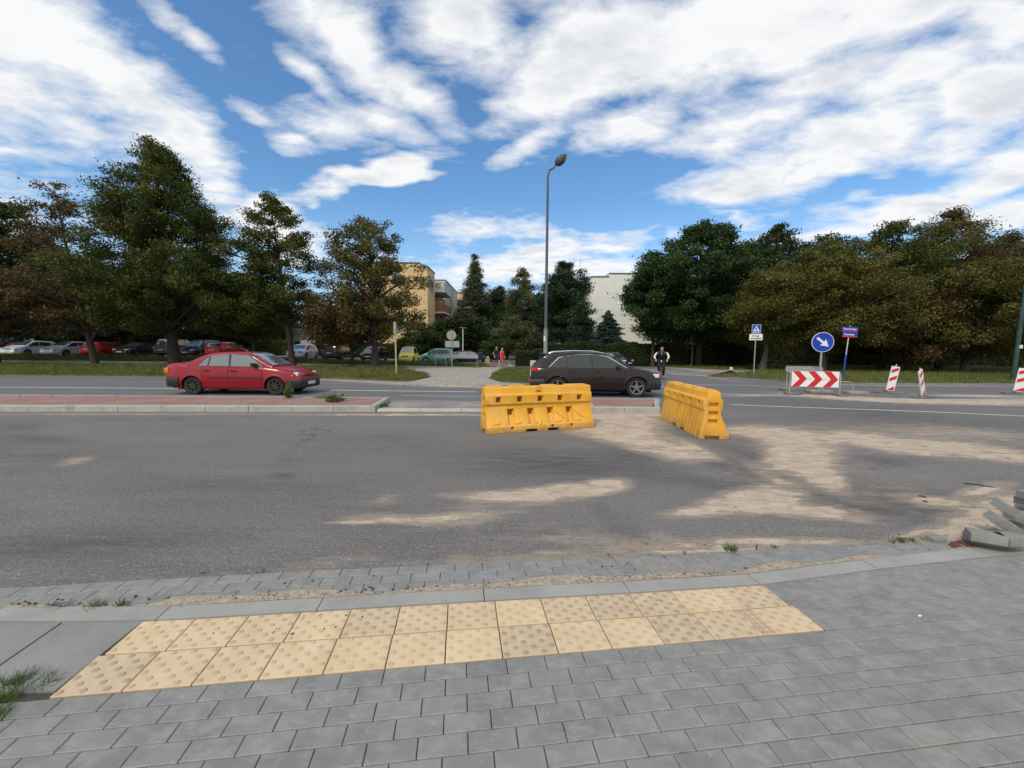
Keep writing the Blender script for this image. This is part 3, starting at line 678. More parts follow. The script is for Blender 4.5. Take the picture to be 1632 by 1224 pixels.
    ws = lid('windscreen', r1+.02, c1-.04, .93); rw = lid('rear_window', c0+.03 if sp.get('rwlow') is None else sp['rwlow'], r0-.02, .86)
    def panel(nm, quad, m_, off=.005, par=None, cab=True, nu=8, nv=5, top=None, flip=(1, -1)):
        res = []
        for sg in flip:
            mb = MB(); rowsP = []
            (xa, za), (xb, zb_), (xc, zc), (xd, zd) = quad           # lower rear, lower front, upper front, upper rear
            for i in range(nu+1):
                u = i/nu; lo = (xa+(xb-xa)*u, za+(zb_-za)*u); hi = (xd+(xc-xd)*u, zd+(zc-zd)*u + (top or 0)*math.sin(math.pi*u))
                r_ = []
                for j in range(nv+1):
                    v = j/nv; x, z = lo[0]+(hi[0]-lo[0])*v, lo[1]+(hi[1]-lo[1])*v
                    yv = cy(x, z) if cab else sidey(x, z); r_.append((x, sg*(yv+off), z))
                rowsP.append(r_)
            mb.grid(rowsP); o = mb.build(nm, m_, par or t, smooth=50); res.append(o)
        return res
    for q in sp['windows']:
        panel('side_window', q['q'], gm, .009, top=q.get('top'))
        if q.get('trim'): 
            (xa, za), (xb, zb_), (xc, zc), (xd, zd) = q['q']; e = .018
            for o in panel('window_trim', [(xa-e, za-e), (xb+e, zb_-e), (xc+e, zc+e), (xd-e, zd+e)], q['trim'], .004, top=q.get('top')): pass
    for (q, m_, off, tp) in sp.get('dlo', []):
        panel('window_frame', q, m_, off, top=tp, nu=22, nv=6)
    for sg in (1, -1):
        for (xa, xb) in sp['doors']:         # doors: a panel a hair proud, with a dark gap round it
            def dz(x): return max(zb(x)+.03, sill+.06)
            for nm, e, off, m_ in (('door', 0, .006, paintm), ('door_gap', .012, .002, M_dark)):
                mb = MB(); rowsP = []
                for i in range(15):
                    x = xa-e + (xb-xa+2*e)*i/14; lo, hi = dz(x)-e, belt(x)-.012+e*.5
                    rowsP.append([(x, sg*(sidey(x, lo+(hi-lo)*j/8)+off), lo+(hi-lo)*j/8) for j in range(9)])
                mb.grid(rowsP); o = mb.build(nm, m_, t, smooth=50)
                if nm == 'door': dr = o
            if detail:
                hb = MB(); zh = belt(xa+.1)-.13; yh = sidey(xa+.12, zh); hb.box((xa+.06, sg*(yh+.004) - .012, zh-.018), (xa+.26, sg*(yh+.03)+.0, zh+.02)) if sg > 0 else hb.box((xa+.06, -(yh+.03), zh-.018), (xa+.26, -(yh-.004), zh+.02))
                hb.build('handle', sp.get('handle', M_blackp), dr)
    # wheels
    for c in wx:
        for sg in (1, -1):
            yw = hw - .03; ty = MB(); w2 = .2; 
            ty.lathe([(wr*.66, -.01), (wr*.74, .0), (wr*.95, .004), (wr, -.03), (wr, -w2+.03), (wr*.95, -w2), (wr*.6, -w2), (wr*.3, -w2+.02), (.0, -w2+.02)], 40, 'Y')
            wt = ty.build('wheel', M_tyre, t, smooth=40); wt.location = (c, sg*yw, wr)
            if sg < 0: wt.rotation_euler = (0, 0, math.pi)
            rb = MB(); rm = sp.get('rimm', M_alloy); R_ = wr*.68; ns_ = sp.get('spokes', 5)
            rb.lathe([(R_, -.012), (R_, .004), (R_*.9, .0), (R_*.86, -.02), (R_*.84, -.05)], 36, 'Y')
            rb.lathe([(R_*.26, .0), (R_*.24, .006), (0, .008)], 20, 'Y')
            for k in range(ns_):
                a = 2*math.pi*k/ns_ + .3; ww = sp.get('spw', .13); 
                p = [(R_*.2, -ww*.75), (R_*.9, -ww*.45), (R_*.9, ww*.45), (R_*.2, ww*.75)]; q = [(math.cos(a)*x - math.sin(a)*y*R_*2.0, math.sin(a)*x + math.cos(a)*y*R_*2.0) for x, y in p]
                rb.prism(q, -.03, -.003, 'XZ')
            ro = rb.build('rim', rm, wt, smooth=40)
            db = MB(); db.lathe([(R_*.9, -.055), (0, -.055)], 24, 'Y'); db.build('brake_disc', sp.get('hubm', M_dark), wt)
    # bumpers
    for end, zlo, zhi, bm_, lab in sp['bumpers']:
        mb = MB(); rowsP = []; N = 26; reach = sp.get('reach', {}).get(end, .42)
        for i in range(N+1):
            s_ = -1 + 2*i/N; a = abs(s_); sg = 1 if s_ > 0 else -1
            e_ = L if end == 'f' else 0; dr_ = 1 if end == 'f' else -1; we = wid(e_)
            if a <= .5: x = e_ + dr_*.04; yv = sg*(a/.5)*(we-.07)
            elif a <= .66: q = (a-.5)/.16*math.pi/2; x = e_ + dr_*(.04 - .09*(1-math.cos(q))); yv = sg*(we-.07 + .088*math.sin(q))
            else: q = (a-.66)/.34; x = e_ - dr_*(.05 + q*(reach-.05)); yv = sg*(wid(x)+.018)
            ox = dr_*(.03 if a < .5 else .03*(1-(a-.5)/.5))
            rowsP.append([(x-ox, yv*.97, zlo), (x, yv, zlo+.03), (x+ox*.35, yv*1.002, (zlo+zhi)/2+.03), (x, yv, zhi-.03), (x-ox*1.6, yv*.975, zhi)])
        mb.grid(rowsP); mb.build('bumper', bm_, t, smooth=60)
    # lamps, plates and the rest given as small boxes: name, material, x0,x1, y0,y1, z0,z1, both sides
    for nm, m_, x0, x1, ya, yb, z0, z1, both in sp.get('bits', []):
        for sg in ((1, -1) if both else (1,)):
            mb = MB(); a, b_ = sorted((sg*ya, sg*yb)) if both else (ya, yb); mb.box((x0, a, z0), (x1, b_, z1), min(.02, (z1-z0)*.3, abs(x1-x0)*.3, abs(b_-a)*.3)); mb.build(nm, m_, t, smooth=50)
    for nm, m_, pts, rr in sp.get('tubes', []):
        for sg in (1, -1):
            mb = MB(); mb.tube([(x, sg*y, z) for x, y, z in pts], rr, 8); mb.build(nm, m_, t, smooth=50)
    if sp.get('strip'):
        xa, xb, z, m_ = sp['strip']; panel('side_moulding', [(xa, z-.018), (xb, z-.018), (xb, z+.018), (xa, z+.018)], m_, .016, cab=False, nu=20, nv=2)
    if sp.get('mirror'):
        x, z, m_ = sp['mirror']
        for sg in (1, -1):
            mb = MB(); yv = sidey(x, belt(x)); mb.box((x-.05, min(sg*(yv-.03), sg*(yv+.15)), z), (x+.07, max(sg*(yv-.03), sg*(yv+.15)), z+.13), .03); mb.build('mirror', m_, t, smooth=50)
    t['_side'] = 0; del t['_side']
    return t, sidey, belt, cy
# the red saloon, driving to the right
M_redp = paint('faded red car paint', (.25, .004, .013), rough=.34, dirt=.06)
kx = 4.72/4.3
spR = dict(L=4.46, W=1.70, wr=.30, wx=(.93, .93+2.74), sill=.22, er=.14, ef=.20, tum=.30, k=4,
    deck=[(0, .96), (.04, 1.03), (.15, 1.055), (.62, 1.065), (.8, .98), (3.1, .95), (3.3, .985), (3.6, .95), (4.1, .85), (4.27, .78), (4.41, .71), (4.46, .63)],
    belt=lambda x: float(np.interp(x, [0, .6, 3.0, 3.8, 4.46], [.92, .96, .92, .80, .60])),
    roof=[(.62, 1.04), (.82, 1.12), (1.12, 1.27), (1.42, 1.385), (1.75, 1.425), (2.5, 1.43), (2.76, 1.405), (2.95, 1.32), (3.22, 1.16), (3.56, .98)],
    cab=(.62, 3.56, 1.43, 2.74), rimm=M_steelw, spokes=8, spw=.10, hubm=M_dark,
    dlo=[([(1.06, .955), (3.34, .93), (2.80, 1.345), (1.36, 1.265)], M_blackp, .004, .055)],
    windows=[dict(q=[(1.13, .97), (1.42, .97), (1.46, 1.27), (1.37, 1.235)]), dict(q=[(1.47, .97), (2.13, .96), (2.09, 1.355), (1.51, 1.30)]), dict(q=[(2.20, .96), (3.27, .945), (2.78, 1.32), (2.17, 1.355)])],
    doors=[(1.28, 2.13), (2.15, 3.24)], strip=(1.5, 3.3, .56, M_blackp), mirror=(3.0, .95, M_blackp),
    bumpers=[('f', .22, .53, M_blackp, ''), ('r', .26, .60, M_blackp, '')], reach={'f': .40, 'r': .50},
    bits=[('headlight', M_lamp, 4.20, 4.37, .50, .68, .61, .76, True), ('grille', M_blackp, 4.40, 4.475, -.35, .35, .61, .68, False), ('number_plate', M_plate, 4.492, 4.515, -.26, .26, .33, .44, False),
          ('tail_light', M_orange, -.012, .14, .56, .795, .72, .90, True), ('number_plate', M_plate, -.075, -.06, -.26, .26, .40, .51, False), ('indicator', M_orange, 4.12, 4.24, .66, .745, .60, .68, True)])
tR, sideR, _, _ = make_car('saloon_car', 'faded red saloon with black bumpers driving past the left median', M_redp, spR)
pw = G(307, 628); pw2 = G(436.5, 629)
tR.location = (pw.x - .78, pw.y + .62, 0); tR.rotation_euler = (0, 0, R(.6))
# no cabin interior modelled; the opaque glass's dark colour stands in for it
# the dark brown SUV
M_brown = paint('dark brown metallic paint', (.019, .012, .011), metal=.2, rough=.3, dirt=.02)
spS = dict(L=4.63, W=1.88, wr=.365, wx=(.93, .93+2.81), sill=.27, er=.13, ef=.22, tum=.27, gap=.05, k=4,
    deck=[(0, .98), (.05, 1.08), (.3, 1.10), (3.2, 1.08), (3.4, 1.12), (3.8, 1.06), (4.3, .95), (4.52, .86), (4.63, .72)],
    belt=lambda x: float(np.interp(x, [0, .6, 3.2, 4.0, 4.63], [1.02, 1.04, 1.03, .93, .70])),
    roof=[(.07, 1.08), (.20, 1.28), (.42, 1.49), (.5, 1.58), (.9, 1.625), (1.6, 1.65), (2.2, 1.64), (2.5, 1.62), (2.75, 1.555), (3.15, 1.34), (3.62, 1.09)],
    cab=(.06, 3.62, .46, 2.5), glass=M_glassd, rimm=M_alloy, spokes=5, spw=.10,
    dlo=[([(.56, 1.043), (3.50, 1.025), (2.72, 1.50), (.95, 1.445)], M_chrome, .003, .09), ([(.60, 1.055), (3.45, 1.037), (2.69, 1.485), (.98, 1.43)], M_blackp, .005, .09)],
    windows=[dict(q=[(.66, 1.067), (1.18, 1.057), (1.30, 1.50), (1.01, 1.425)], top=.02), dict(q=[(1.23, 1.055), (2.15, 1.05), (2.08, 1.555), (1.34, 1.515)], top=.015), dict(q=[(2.21, 1.05), (3.38, 1.045), (2.68, 1.465), (2.14, 1.555)], top=.02)],
    doors=[(1.30, 2.18), (2.20, 3.30)], handle=M_brown, mirror=(3.05, 1.05, M_brown),
    bumpers=[('f', .27, .62, M_blackp, ''), ('r', .30, .66, M_blackp, '')], reach={'f': .55, 'r': .45},
    bits=[('headlight', M_lamp, 4.32, 4.56, .62, .80, .72, .86, True), ('grille', M_blackp, 4.55, 4.66, -.42, .42, .55, .86, False),
          ('tail_light', M_redl, -.015, .22, .50, .885, .92, 1.06, True), ('reflector', M_redl, -.06, .06, .50, .86, .52, .60, True), ('spoiler', M_brown, .30, .62, -.62, .62, 1.545, 1.585, False), ('number_plate', M_plate, -.05, -.03, -.26, .26, .72, .83, False)],
    tubes=[('roof_rail', M_chrome, [(.62, .60, 1.58), (.8, .615, 1.645), (1.5, .62, 1.69), (2.2, .61, 1.685), (2.6, .60, 1.60)], .022), ('wheel_arch_trim', M_blackp, [(.93+.425*math.cos(a), .925, .365+.425*math.sin(a)) for a in np.linspace(-.1, math.pi+.1, 14)], .02), ('wheel_arch_trim', M_blackp, [(3.74+.425*math.cos(a), .925, .365+.425*math.sin(a)) for a in np.linspace(-.1, math.pi+.1, 14)], .02)])
tS, _, _, _ = make_car('suv_car', 'dark brown metallic SUV with silver roof rails behind the yellow barrier', M_brown, spS)
pw = G(1018.6, 633.5); tS.location = (pw.x - 3.74, pw.y + .95, 0); tS.rotation_euler = (0, 0, R(-1.5)); tS.scale = (.95, .95, .925); tS.location.x += .05*2.3

# parked cars
def hatch(L=4.0, W=1.70, Hh=1.45, wb=2.5, glass=M_glass, rim=M_alloy, nose=.95, wr=.31, boot=False, lampm=None, tail=M_redl, plate_f=.40):
    ro = L - nose - wb; fx = L - nose
    rf = [(.10 if not boot else .55, .98), (.35 if not boot else .95, Hh-.14), (.6 if not boot else 1.35, Hh-.03), (L*.38, Hh), (L*.52, Hh-.02), (L*.60, Hh-.09), (L*.78, .97)]
    c0 = rf[0][0]; r0 = rf[2][0] - .02
    return dict(L=L, W=W, wr=wr, wx=(ro, fx), sill=.21, er=.16, ef=.26, tum=.28, glass=glass, rimm=rim,
        deck=[(0, .84), (.06, .96), (c0+.1, .99), (L*.68, .93), (L*.78, .97), (L*.9, .84), (L-.12, .72), (L, .60)],
        belt=lambda x: float(np.interp(x, [0, L*.15, L*.7, L*.9, L], [.88, .93, .90, .76, .56])),
        roof=rf, cab=(c0, L*.78, r0, L*.56),
        windows=[dict(q=[(ro+.10, .96), (L*.47, .95), (L*.46, Hh-.10), (ro+.32, Hh-.14)]), dict(q=[(L*.49, .95), (L*.725, .93), (L*.60, Hh-.14), (L*.475, Hh-.10)])],
        doors=[(ro+.36, L*.48), (L*.485, L*.74)], mirror=(L*.68, .94, M_blackp),
        bumpers=[('f', .20, .50, sp_b(), ''), ('r', .24, .56, sp_b(), '')],
        bits=[('headlight', lampm or M_lamp, L-.30, L-.035, W*.27, W*.415, .60, .74, True), ('grille', M_blackp, L-.05, L+.02, -.30, .30, .62, .71, False), ('number_plate', M_plate, L+.03, L+.055, -.26, .26, plate_f, plate_f+.11, False),
              ('tail_light', tail, -.02, .10, W*.30, W*.44, .78, 1.0, True), ('number_plate', M_plate, -.055, -.03, -.26, .26, .62, .73, False)])
_b = {}
def sp_b(): return _b.get('m', M_blackp)
def park(name, label, col, px_, Y_, rz, metal=.3, face=1, **kw):
    pm = paint(name + ' paint', col, metal=metal, rough=.3, dirt=.1); _b['m'] = kw.pop('bump', pm)
    t, *_ = make_car(name, label, pm, hatch(**kw), group='cars parked behind the verge', detail=True)
    x = AY(px_, 560, Y_).x; L = kw.get('L', 4.0)
    # the car's own middle stands at (x, Y_)
    t.rotation_euler = (0, 0, rz); c, s = math.cos(rz), math.sin(rz)
    t.location = (x - c*L/2, Y_ - s*L/2, TZ(x, Y_) + .015); return t
D = R(-90); U = R(90)
park('parked_hatchback', 'silver hatchback with black twin grille parked furthest left, beside the dark bin shelters', (.66, .69, .74), 50, 41, D+R(2), L=4.1, Hh=1.46)
park('parked_hatchback', 'silver car second from the left, nose to the road, just left of a tree trunk', (.64, .67, .71), 112, 41, D, L=4.2, Hh=1.43)
park('parked_hatchback', 'red car with pale rear number plate parked right of the leftmost tree trunk', (.55, .025, .02), 172, 41.3, U, L=4.1, Hh=1.42)
park('parked_hatchback', 'black car in deep shade under the tallest tree, left of a dark van', (.02, .02, .023), 222, 41.5, D, L=4.2, Hh=1.42)
park('parked_van', 'dark van parked in shade beside the thick trunk of the tallest tree', (.022, .023, .027), 286, 42, U, L=4.4, W=1.85, Hh=1.80, wr=.33)
park('parked_van', 'black people carrier right of the thick trunk, behind the red saloon', (.018, .018, .02), 322, 42, D, L=4.5, W=1.85, Hh=1.75, wr=.33)
park('parked_hatchback', 'bright red car whose roof shows above the red saloon', (.58, .025, .03), 362, 40.6, U, L=4.1, Hh=1.50)
park('parked_hatchback', 'pale silver blue hatchback parked behind a thin tree trunk', (.60, .68, .80), 482, 41, D+R(3), L=4.05, Hh=1.45, lampm=M_lampd)
park('parked_suv', 'black crossover with red tail lights, rear towards the road', (.022, .024, .028), 541, 41.6, U-R(3), L=4.4, W=1.84, Hh=1.65, wr=.35)
park('parked_hatchback', 'very dark blue saloon with chrome badge between the black crossover and a tree', (.014, .018, .03), 597, 41.5, D, L=4.3, Hh=1.45)
park('parked_microcar', 'tiny yellow two-seater parked by the leaning sign pole', (.85, .72, .10), 651, 39.3, D, metal=0, L=2.6, W=1.52, Hh=1.55, wb=1.81, nose=.42, wr=.29, bump=None or paint('yellow bumper', (.70, .58, .08)))
park('parked_hatchback', 'teal green small car parked sideways behind the round sign', (.035, .19, .17), 697, 42.5, R(180), metal=.1, L=3.9, Hh=1.50)
park('parked_hatchback', 'dark navy car half hidden behind the long grey board', (.012, .016, .04), 750, 43.5, 0, L=4.0, Hh=1.35)
tdn = paint('dark blue paint', (.02, .03, .05), metal=.3); _b['m'] = tdn
t, *_ = make_car('small_car', 'small dark blue car on the side road behind the brown SUV', tdn, hatch(L=3.7, W=1.6, Hh=1.45))
p_ = AY(977, 575, 39); t.location = (p_.x - 3.7/2*math.cos(R(-50)), 39 + 3.7/2*math.sin(R(50)), .0); t.rotation_euler = (0, 0, R(-50))
M_bark0 = mat('dry stick', (.05, .035, .025), .9, .2, 20)
# ------------------------------------------------------------------ yellow water-filled barriers
def evalmesh(o):
    dg = bpy.context.evaluated_depsgraph_get(); me = bpy.data.meshes.new_from_object(o.evaluated_get(dg), depsgraph=dg); return me
m = bpy.data.materials.new('yellow barrier plastic'); m.use_nodes = True; n = NT(m.node_tree); b = m.node_tree.nodes['Principled BSDF']
co = n.new('ShaderNodeTexCoord').outputs['Object']
c = n.mix(n.rmap(n.noise(co, 2.2, 6, .6), .3, .7), (.66, .32, .018), (.79, .42, .035))
c = n.mix(n.rmap(n.noise(n.mapping(co, sc=(3, 3, .5)), 2.2, 7, .7), .52, .68, 0, .42), c, (.64, .48, .28))
gz = n.new('ShaderNodeSeparateXYZ'); n.put(gz.inputs[0], co)
mud = n.math('MULTIPLY', n.rmap(gz.outputs[2], .22, .0, 0, 1), n.rmap(n.noise(co, 7, 7, .65), .38, .62))
c = n.mix(n.math('MULTIPLY', mud, .85), c, (.30, .21, .13))
scr = n.noise(n.mapping(co, (1, 1, 1), (0, R(20), 0), (2, 2, 16)), 3.0, 8, .75)
c = n.mix(n.rmap(scr, .62, .68, 0, .45), c, (.42, .25, .08))
c = n.mix(n.rmap(n.noise(n.mapping(co, (4, 1, 1), (0, R(-30), 0), (14, 2, 2)), 2.2, 7, .75), .64, .70, 0, .4), c, (.80, .62, .38))
c = n.mix(n.rmap(n.noise(n.mapping(co, sc=(1, 1, .25)), 14, 6, .7), .62, .70, 0, .5), c, (.36, .20, .05))
n.put(b.inputs['Base Color'], c); n.put(b.inputs['Roughness'], n.rmap(n.noise(co, 6, 5), .3, .7, .38, .62))
bn = n.new('ShaderNodeBump'); bn.inputs['Strength'].default_value = .25; bn.inputs['Distance'].default_value = .004
n.put(bn.inputs['Height'], n.noise(co, 30, 5, .6)); n.put(b.inputs['Normal'], bn.outputs[0])
M_yel = m
BL = 2.27
def make_barrier():
    prof = [(-.293, 0), (-.293, .115), (-.262, .15), (-.140, .43), (-.132, .52), (-.162, .535), (-.160, .715), (-.122, .735), (-.112, .845), (-.09, .862),
            (.09, .862), (.112, .845), (.120, .735), (.166, .715), (.168, .535), (.150, .52), (.227, .02), (.227, 0)]
    mb = MB(); mb.prism(prof, 0, BL, 'YZ'); o = mb.build('body', M_yel)
    cut = MB()
    for k in range(5):                                     # square holes through the band
        x = .25 + k*.435; cut.box((x-.055, -.4, .57), (x+.055, .4, .68))
    for k in range(4):                                     # channels down the flared side
        x = .50 + k*.42
        cut.add([(x-.07, -.40, .17), (x+.07, -.40, .17), (x+.07, -.20, .13), (x-.07, -.20, .13), (x-.07, -.3, .44), (x+.07, -.3, .44), (x+.07, -.09, .44), (x-.07, -.09, .44)],
                [(0,3,2,1),(4,5,6,7),(0,1,5,4),(1,2,6,5),(2,3,7,6),(3,0,4,7)])
    for k in range(4): cut.box((.50+k*.42-.055, -.24, .315), (.50+k*.42+.055, .02, .425))
    for x in (.50, 1.34, 1.76): cut.box((x-.03, -.4, .06), (x+.03, -.225, .12))
    for k in range(1, 14):                                 # grooves between the ribs of the upright side
        x = k*BL/14; d = .13 if k % 2 else .105
        cut.box((x-(.014 if k % 2 else .007), d+.03, -.01), (x+(.014 if k % 2 else .007), .3, .50))
    for (a, e) in ((.78, 1.02), (1.24, 1.48)): cut.box((a, -.4, -.1), (e, .4, .052))    # fork pockets
    for x0, x1 in ((-.1, .06), (BL-.06, BL+.1)):
        for z0, z1 in ((.26, .36), (.38, .51), (.57, .66)): cut.box((x0, -.085, z0), (x1, .085, z1))
        cut.box((x0, -.13, -.1), (x1, .13, .06))
    c_ = cut.build('cut', M_yel)
    # tidy every cutter into one solid set
    md = o.modifiers.new('b', 'BOOLEAN'); md.operation = 'DIFFERENCE'; md.object = c_; md.solver = 'EXACT'; md.use_self = True
    bv = o.modifiers.new('v', 'BEVEL'); bv.width = .007; bv.segments = 2; bv.limit_method = 'ANGLE'; bv.angle_limit = R(25)
    me = evalmesh(o); bpy.data.objects.remove(o); bpy.data.objects.remove(c_)
    me.polygons.foreach_set('use_smooth', [True]*len(me.polygons)); me.set_sharp_from_angle(angle=R(35))
    me.name = 'body'; bo = bpy.data.objects.new('body', me); COL.objects.link(bo)
    t = root('road_barrier', 'yellow plastic road barrier seen from its flared side, between the median and the sand', 'road barrier', group='yellow plastic road barriers'); bo.parent = t
    for a, e in ((.05, .36), (.52, .86), (1.20, 1.52), (1.72, 2.2)):
        mb = MB(); mb.box((a, -.085, .850), (e, .085, .885), .02); mb.build('top_pad', M_yel, t, smooth=50)
    mb = MB(); mb.box((1.03, -.126, .76), (1.15, .0, .872), .012); mb.build('filler_flap', M_yel, t, smooth=50)
    mb = MB(); mb.box((1.04, -.136, .768), (1.14, -.120, .776)); mb.build('flap_slot', M_dark, t)
    mb = MB()
    for k in range(5):                                     # moulded lines of the flared panels, their shade put into a darker yellow
        x = .11 + k*.43
        mb.tube([(x, -.285+.0, .165), (x+.16, -.255, .18)], .0035, 5)
        if k > 2: mb.tube([(x+.02, -.17, .37), (x+.22, -.245, .215)], .0035, 5)
    mb.build('moulded_shade_line', mat('yellow barrier shadow line', (.40, .20, .01), .6), t)
    mb = MB(); mb.tube([(1.08, -.262, .13), (1.08, -.235, .23)], [.035, .014], 10); mb.build('drain_plug', M_yel, t, smooth=50)
    return t
b1 = make_barrier(); b1.location = (-.548, 7.786, .003); b1.rotation_euler = (0, 0, R(19.5))
b2 = copytree(b1); b2['label'] = 'yellow plastic road barrier seen from its narrow end, ribbed side to the left'
b2.location = (3.61, 7.24, .003); b2.rotation_euler = (0, 0, R(87.0))

# ------------------------------------------------------------------ metal, signs
M_galv = mat('galvanised steel', (.38, .39, .39), .5, .12, 3, metal=.35, dirt=((.25, .24, .22), 2, .5, .4))
M_back = mat('grey sign back', (.30, .31, .32), .6, .08, 3, metal=.2, dirt=((.22, .22, .21), 2, .5, .4))
M_blue = mat('blue sign face', (.005, .045, .40), .4, .06, 3)
M_wht = mat('white sign face', (.72, .73, .74), .45, .05, 3, dirt=((.5, .48, .44), 5, .55, .5))
M_red = mat('red sign face', (.52, .02, .022), .42, .06, 3)
M_blk = mat('black print', (.012, .012, .014), .6, .1, 3)
M_green = mat('dark green painted steel', (.018, .055, .045), .5, .2, 2, dirt=((.12, .14, .13), 2, .5, .5))
M_base = mat('grey rubber foot', (.13, .125, .12), .95, .2, 8, .6, 50, dirt=((.28, .24, .19), 5, .45, .7))
M_concb = mat('cast concrete foot', (.30, .28, .25), .9, .15, 6, .6, 50, dirt=((.2, .18, .15), 4, .5, .6))
def text(name, s, size, m_, parent, loc, rz=0, rx=90, ex_=.002, bold=.0, fit=None):
    cu = bpy.data.curves.new('t', 'FONT'); cu.body = s; cu.size = size; cu.align_x = 'CENTER'; cu.align_y = 'CENTER'; cu.extrude = ex_; cu.offset = bold
    o = bpy.data.objects.new('t', cu); COL.objects.link(o); bpy.context.view_layer.update(); me = evalmesh(o); bpy.data.objects.remove(o)
    me.materials.clear(); me.materials.append(m_); q = bpy.data.objects.new(name, me); COL.objects.link(q); q.parent = parent
    q.location = loc; q.rotation_euler = (R(rx), 0, rz)
    if fit:
        xs_ = [v.co.x for v in me.vertices]; k = fit/max(1e-6, max(xs_)-min(xs_)); q.scale = (k, 1, 1)
    return q
def pole(parent, h, r=.03, m_=None, name='pole', z0=-.08, x=0, y=0):
    mb = MB(); mb.at((x, y, 0)); mb.tube([(0, 0, z0), (0, 0, h)], r, 12); mb.lathe([(r, h), (r*.6, h+r*.4), (0, h+r*.5)], 12); return mb.build(name, m_ or M_galv, parent, smooth=50)
def rrect(x0, x1, z0, z1, r, n_=5):
    pts = []
    for cx_, cz_, a0 in ((x1-r, z1-r, 0), (x0+r, z1-r, 90), (x0+r, z0+r, 180), (x1-r, z0+r, 270)):
        for k in range(n_+1): a = R(a0 + 90*k/n_); pts.append((cx_ + r*math.cos(a), cz_ + r*math.sin(a)))
    return pts
def plate(parent, name, x0, x1, z0, z1, y0, y1, m_, r=.03):
    mb = MB(); mb.prism(rrect(x0, x1, z0, z1, r), y0, y1, 'XZ'); return mb.build(name, m_, parent)
# pedestrian crossing sign
p_ = G(1201, 597); Yp = p_.y
def zz(py, Y, px_=1201): return AY(px_, py, Y).z
t = root('crossing_sign', 'blue pedestrian crossing sign with white text plate below, on the far right verge', 'road sign', (p_.x, p_.y, 0), R(-18))
zb_, zm, zt = zz(542.2, Yp), zz(532.2, Yp), zz(516.8, Yp); pole(t, zt-.05, .035, M_galv)
hwid = .28; plate(t, 'sign_panel', -hwid, hwid, zm+.02, zm+.02+2*hwid*1.12, -.06, -.045, M_blue, .04)
zs = zm + .02; mb = MB(); mb.prism(rrect(-hwid+.012, hwid-.012, zs+.012, zs+.615, .03), -.062, -.0602, 'XZ'); rim_ = mb.build('white_edge', M_wht, t)
mb = MB(); mb.prism(rrect(-hwid+.03, hwid-.03, zs+.03, zs+.597, .02), -.0645, -.0625, 'XZ'); mb.build('blue_field', M_blue, t)
mb = MB(); mb.prism([(-.20, zs+.17), (.20, zs+.17), (0, zs+.56)], -.067, -.065, 'XZ'); mb.build('triangle', M_wht, t)
mb = MB(); [mb.prism([(x-.055, zs+.07), (x+.04, zs+.07), (x+.055, zs+.135), (x-.04, zs+.135)], -.067, -.065, 'XZ') for x in (-.17, -.02, .14)]; mb.build('crossing_stripes', M_wht, t)
mb = MB(); Yf = -.0685; Yb = -.0672
mb.prism([(.008+.028*math.cos(a), zs+.435+.028*math.sin(a)) for a in np.linspace(0, 6.1, 12)], Yf, Yb, 'XZ')
mb.prism([(-.03, zs+.28), (.03, zs+.28), (.04, zs+.40), (-.02, zs+.40)], Yf, Yb, 'XZ')
mb.prism([(-.03, zs+.285), (-.005, zs+.285), (-.06, zs+.13), (-.09, zs+.13)], Yf, Yb, 'XZ'); mb.prism([(.0, zs+.285), (.03, zs+.285), (.09, zs+.13), (.06, zs+.13)], Yf, Yb, 'XZ')
mb.prism([(-.02, zs+.39), (-.01, zs+.36), (-.075, zs+.31), (-.085, zs+.33)], Yf, Yb, 'XZ'); mb.build('walking_figure', M_blk, t)
plate(t, 'text_plate', -.40, .40, zb_, zm-.005, -.06, -.045, M_wht, .03)
h_ = zm - zb_
text('lettering', 'Droga', .17, M_blk, t, (-.02, -.0615, zb_+h_*.68), bold=.003, fit=.42); text('lettering', 'wewnętrzna', .15, M_blk, t, (0, -.0615, zb_+h_*.29), bold=.005, fit=.68)
# street name sign
p_ = G(1343, 603); Yp = p_.y
t = root('street_name_sign', 'leaning pole with two blue and red street name plates, lower half painted blue', 'street sign', (p_.x, p_.y, 0), R(-14))
h0 = zz(537.5, Yp, 1343); h1 = zz(520.5, Yp, 1343)
st = MB(); st.tube([(0, 0, -.1), (.0, 0, h0*.58)], .055, 14); st.build('pole_sleeve', mat('blue painted sleeve', (.01, .05, .30), .5, .15, 3), t, smooth=50)
pole(t, h1+.03, .032, mat('pale weathered steel', (.5, .5, .44), .6))
hh = (h1-h0)
for k, (tx, wd_, xo) in enumerate((('Ciszewskiego', .34, .0), ('Rosnowskiego', .40, -.0))):
    za = h0 + k*hh*.51; zc = za + hh*.47; x0, x1 = (-.34, .42) if k == 0 else (-.42, .42)
    plate(t, 'name_plate', x0, x1, za, zc, -.055, -.04, M_blue, .02)
    mb = MB(); mb.box((x0+.01, -.058, za+.005), (x1-.01, -.0555, za+.065)); mb.build('red_band', M_red, t)
    text('lettering', tx, .17, M_wht, t, ((x0+x1)/2 - (.06 if k == 0 else 0), -.0565, za+.175), bold=.002, fit=.56 if k == 0 else .68)
t.rotation_euler = (0, R(3.2), R(-14))
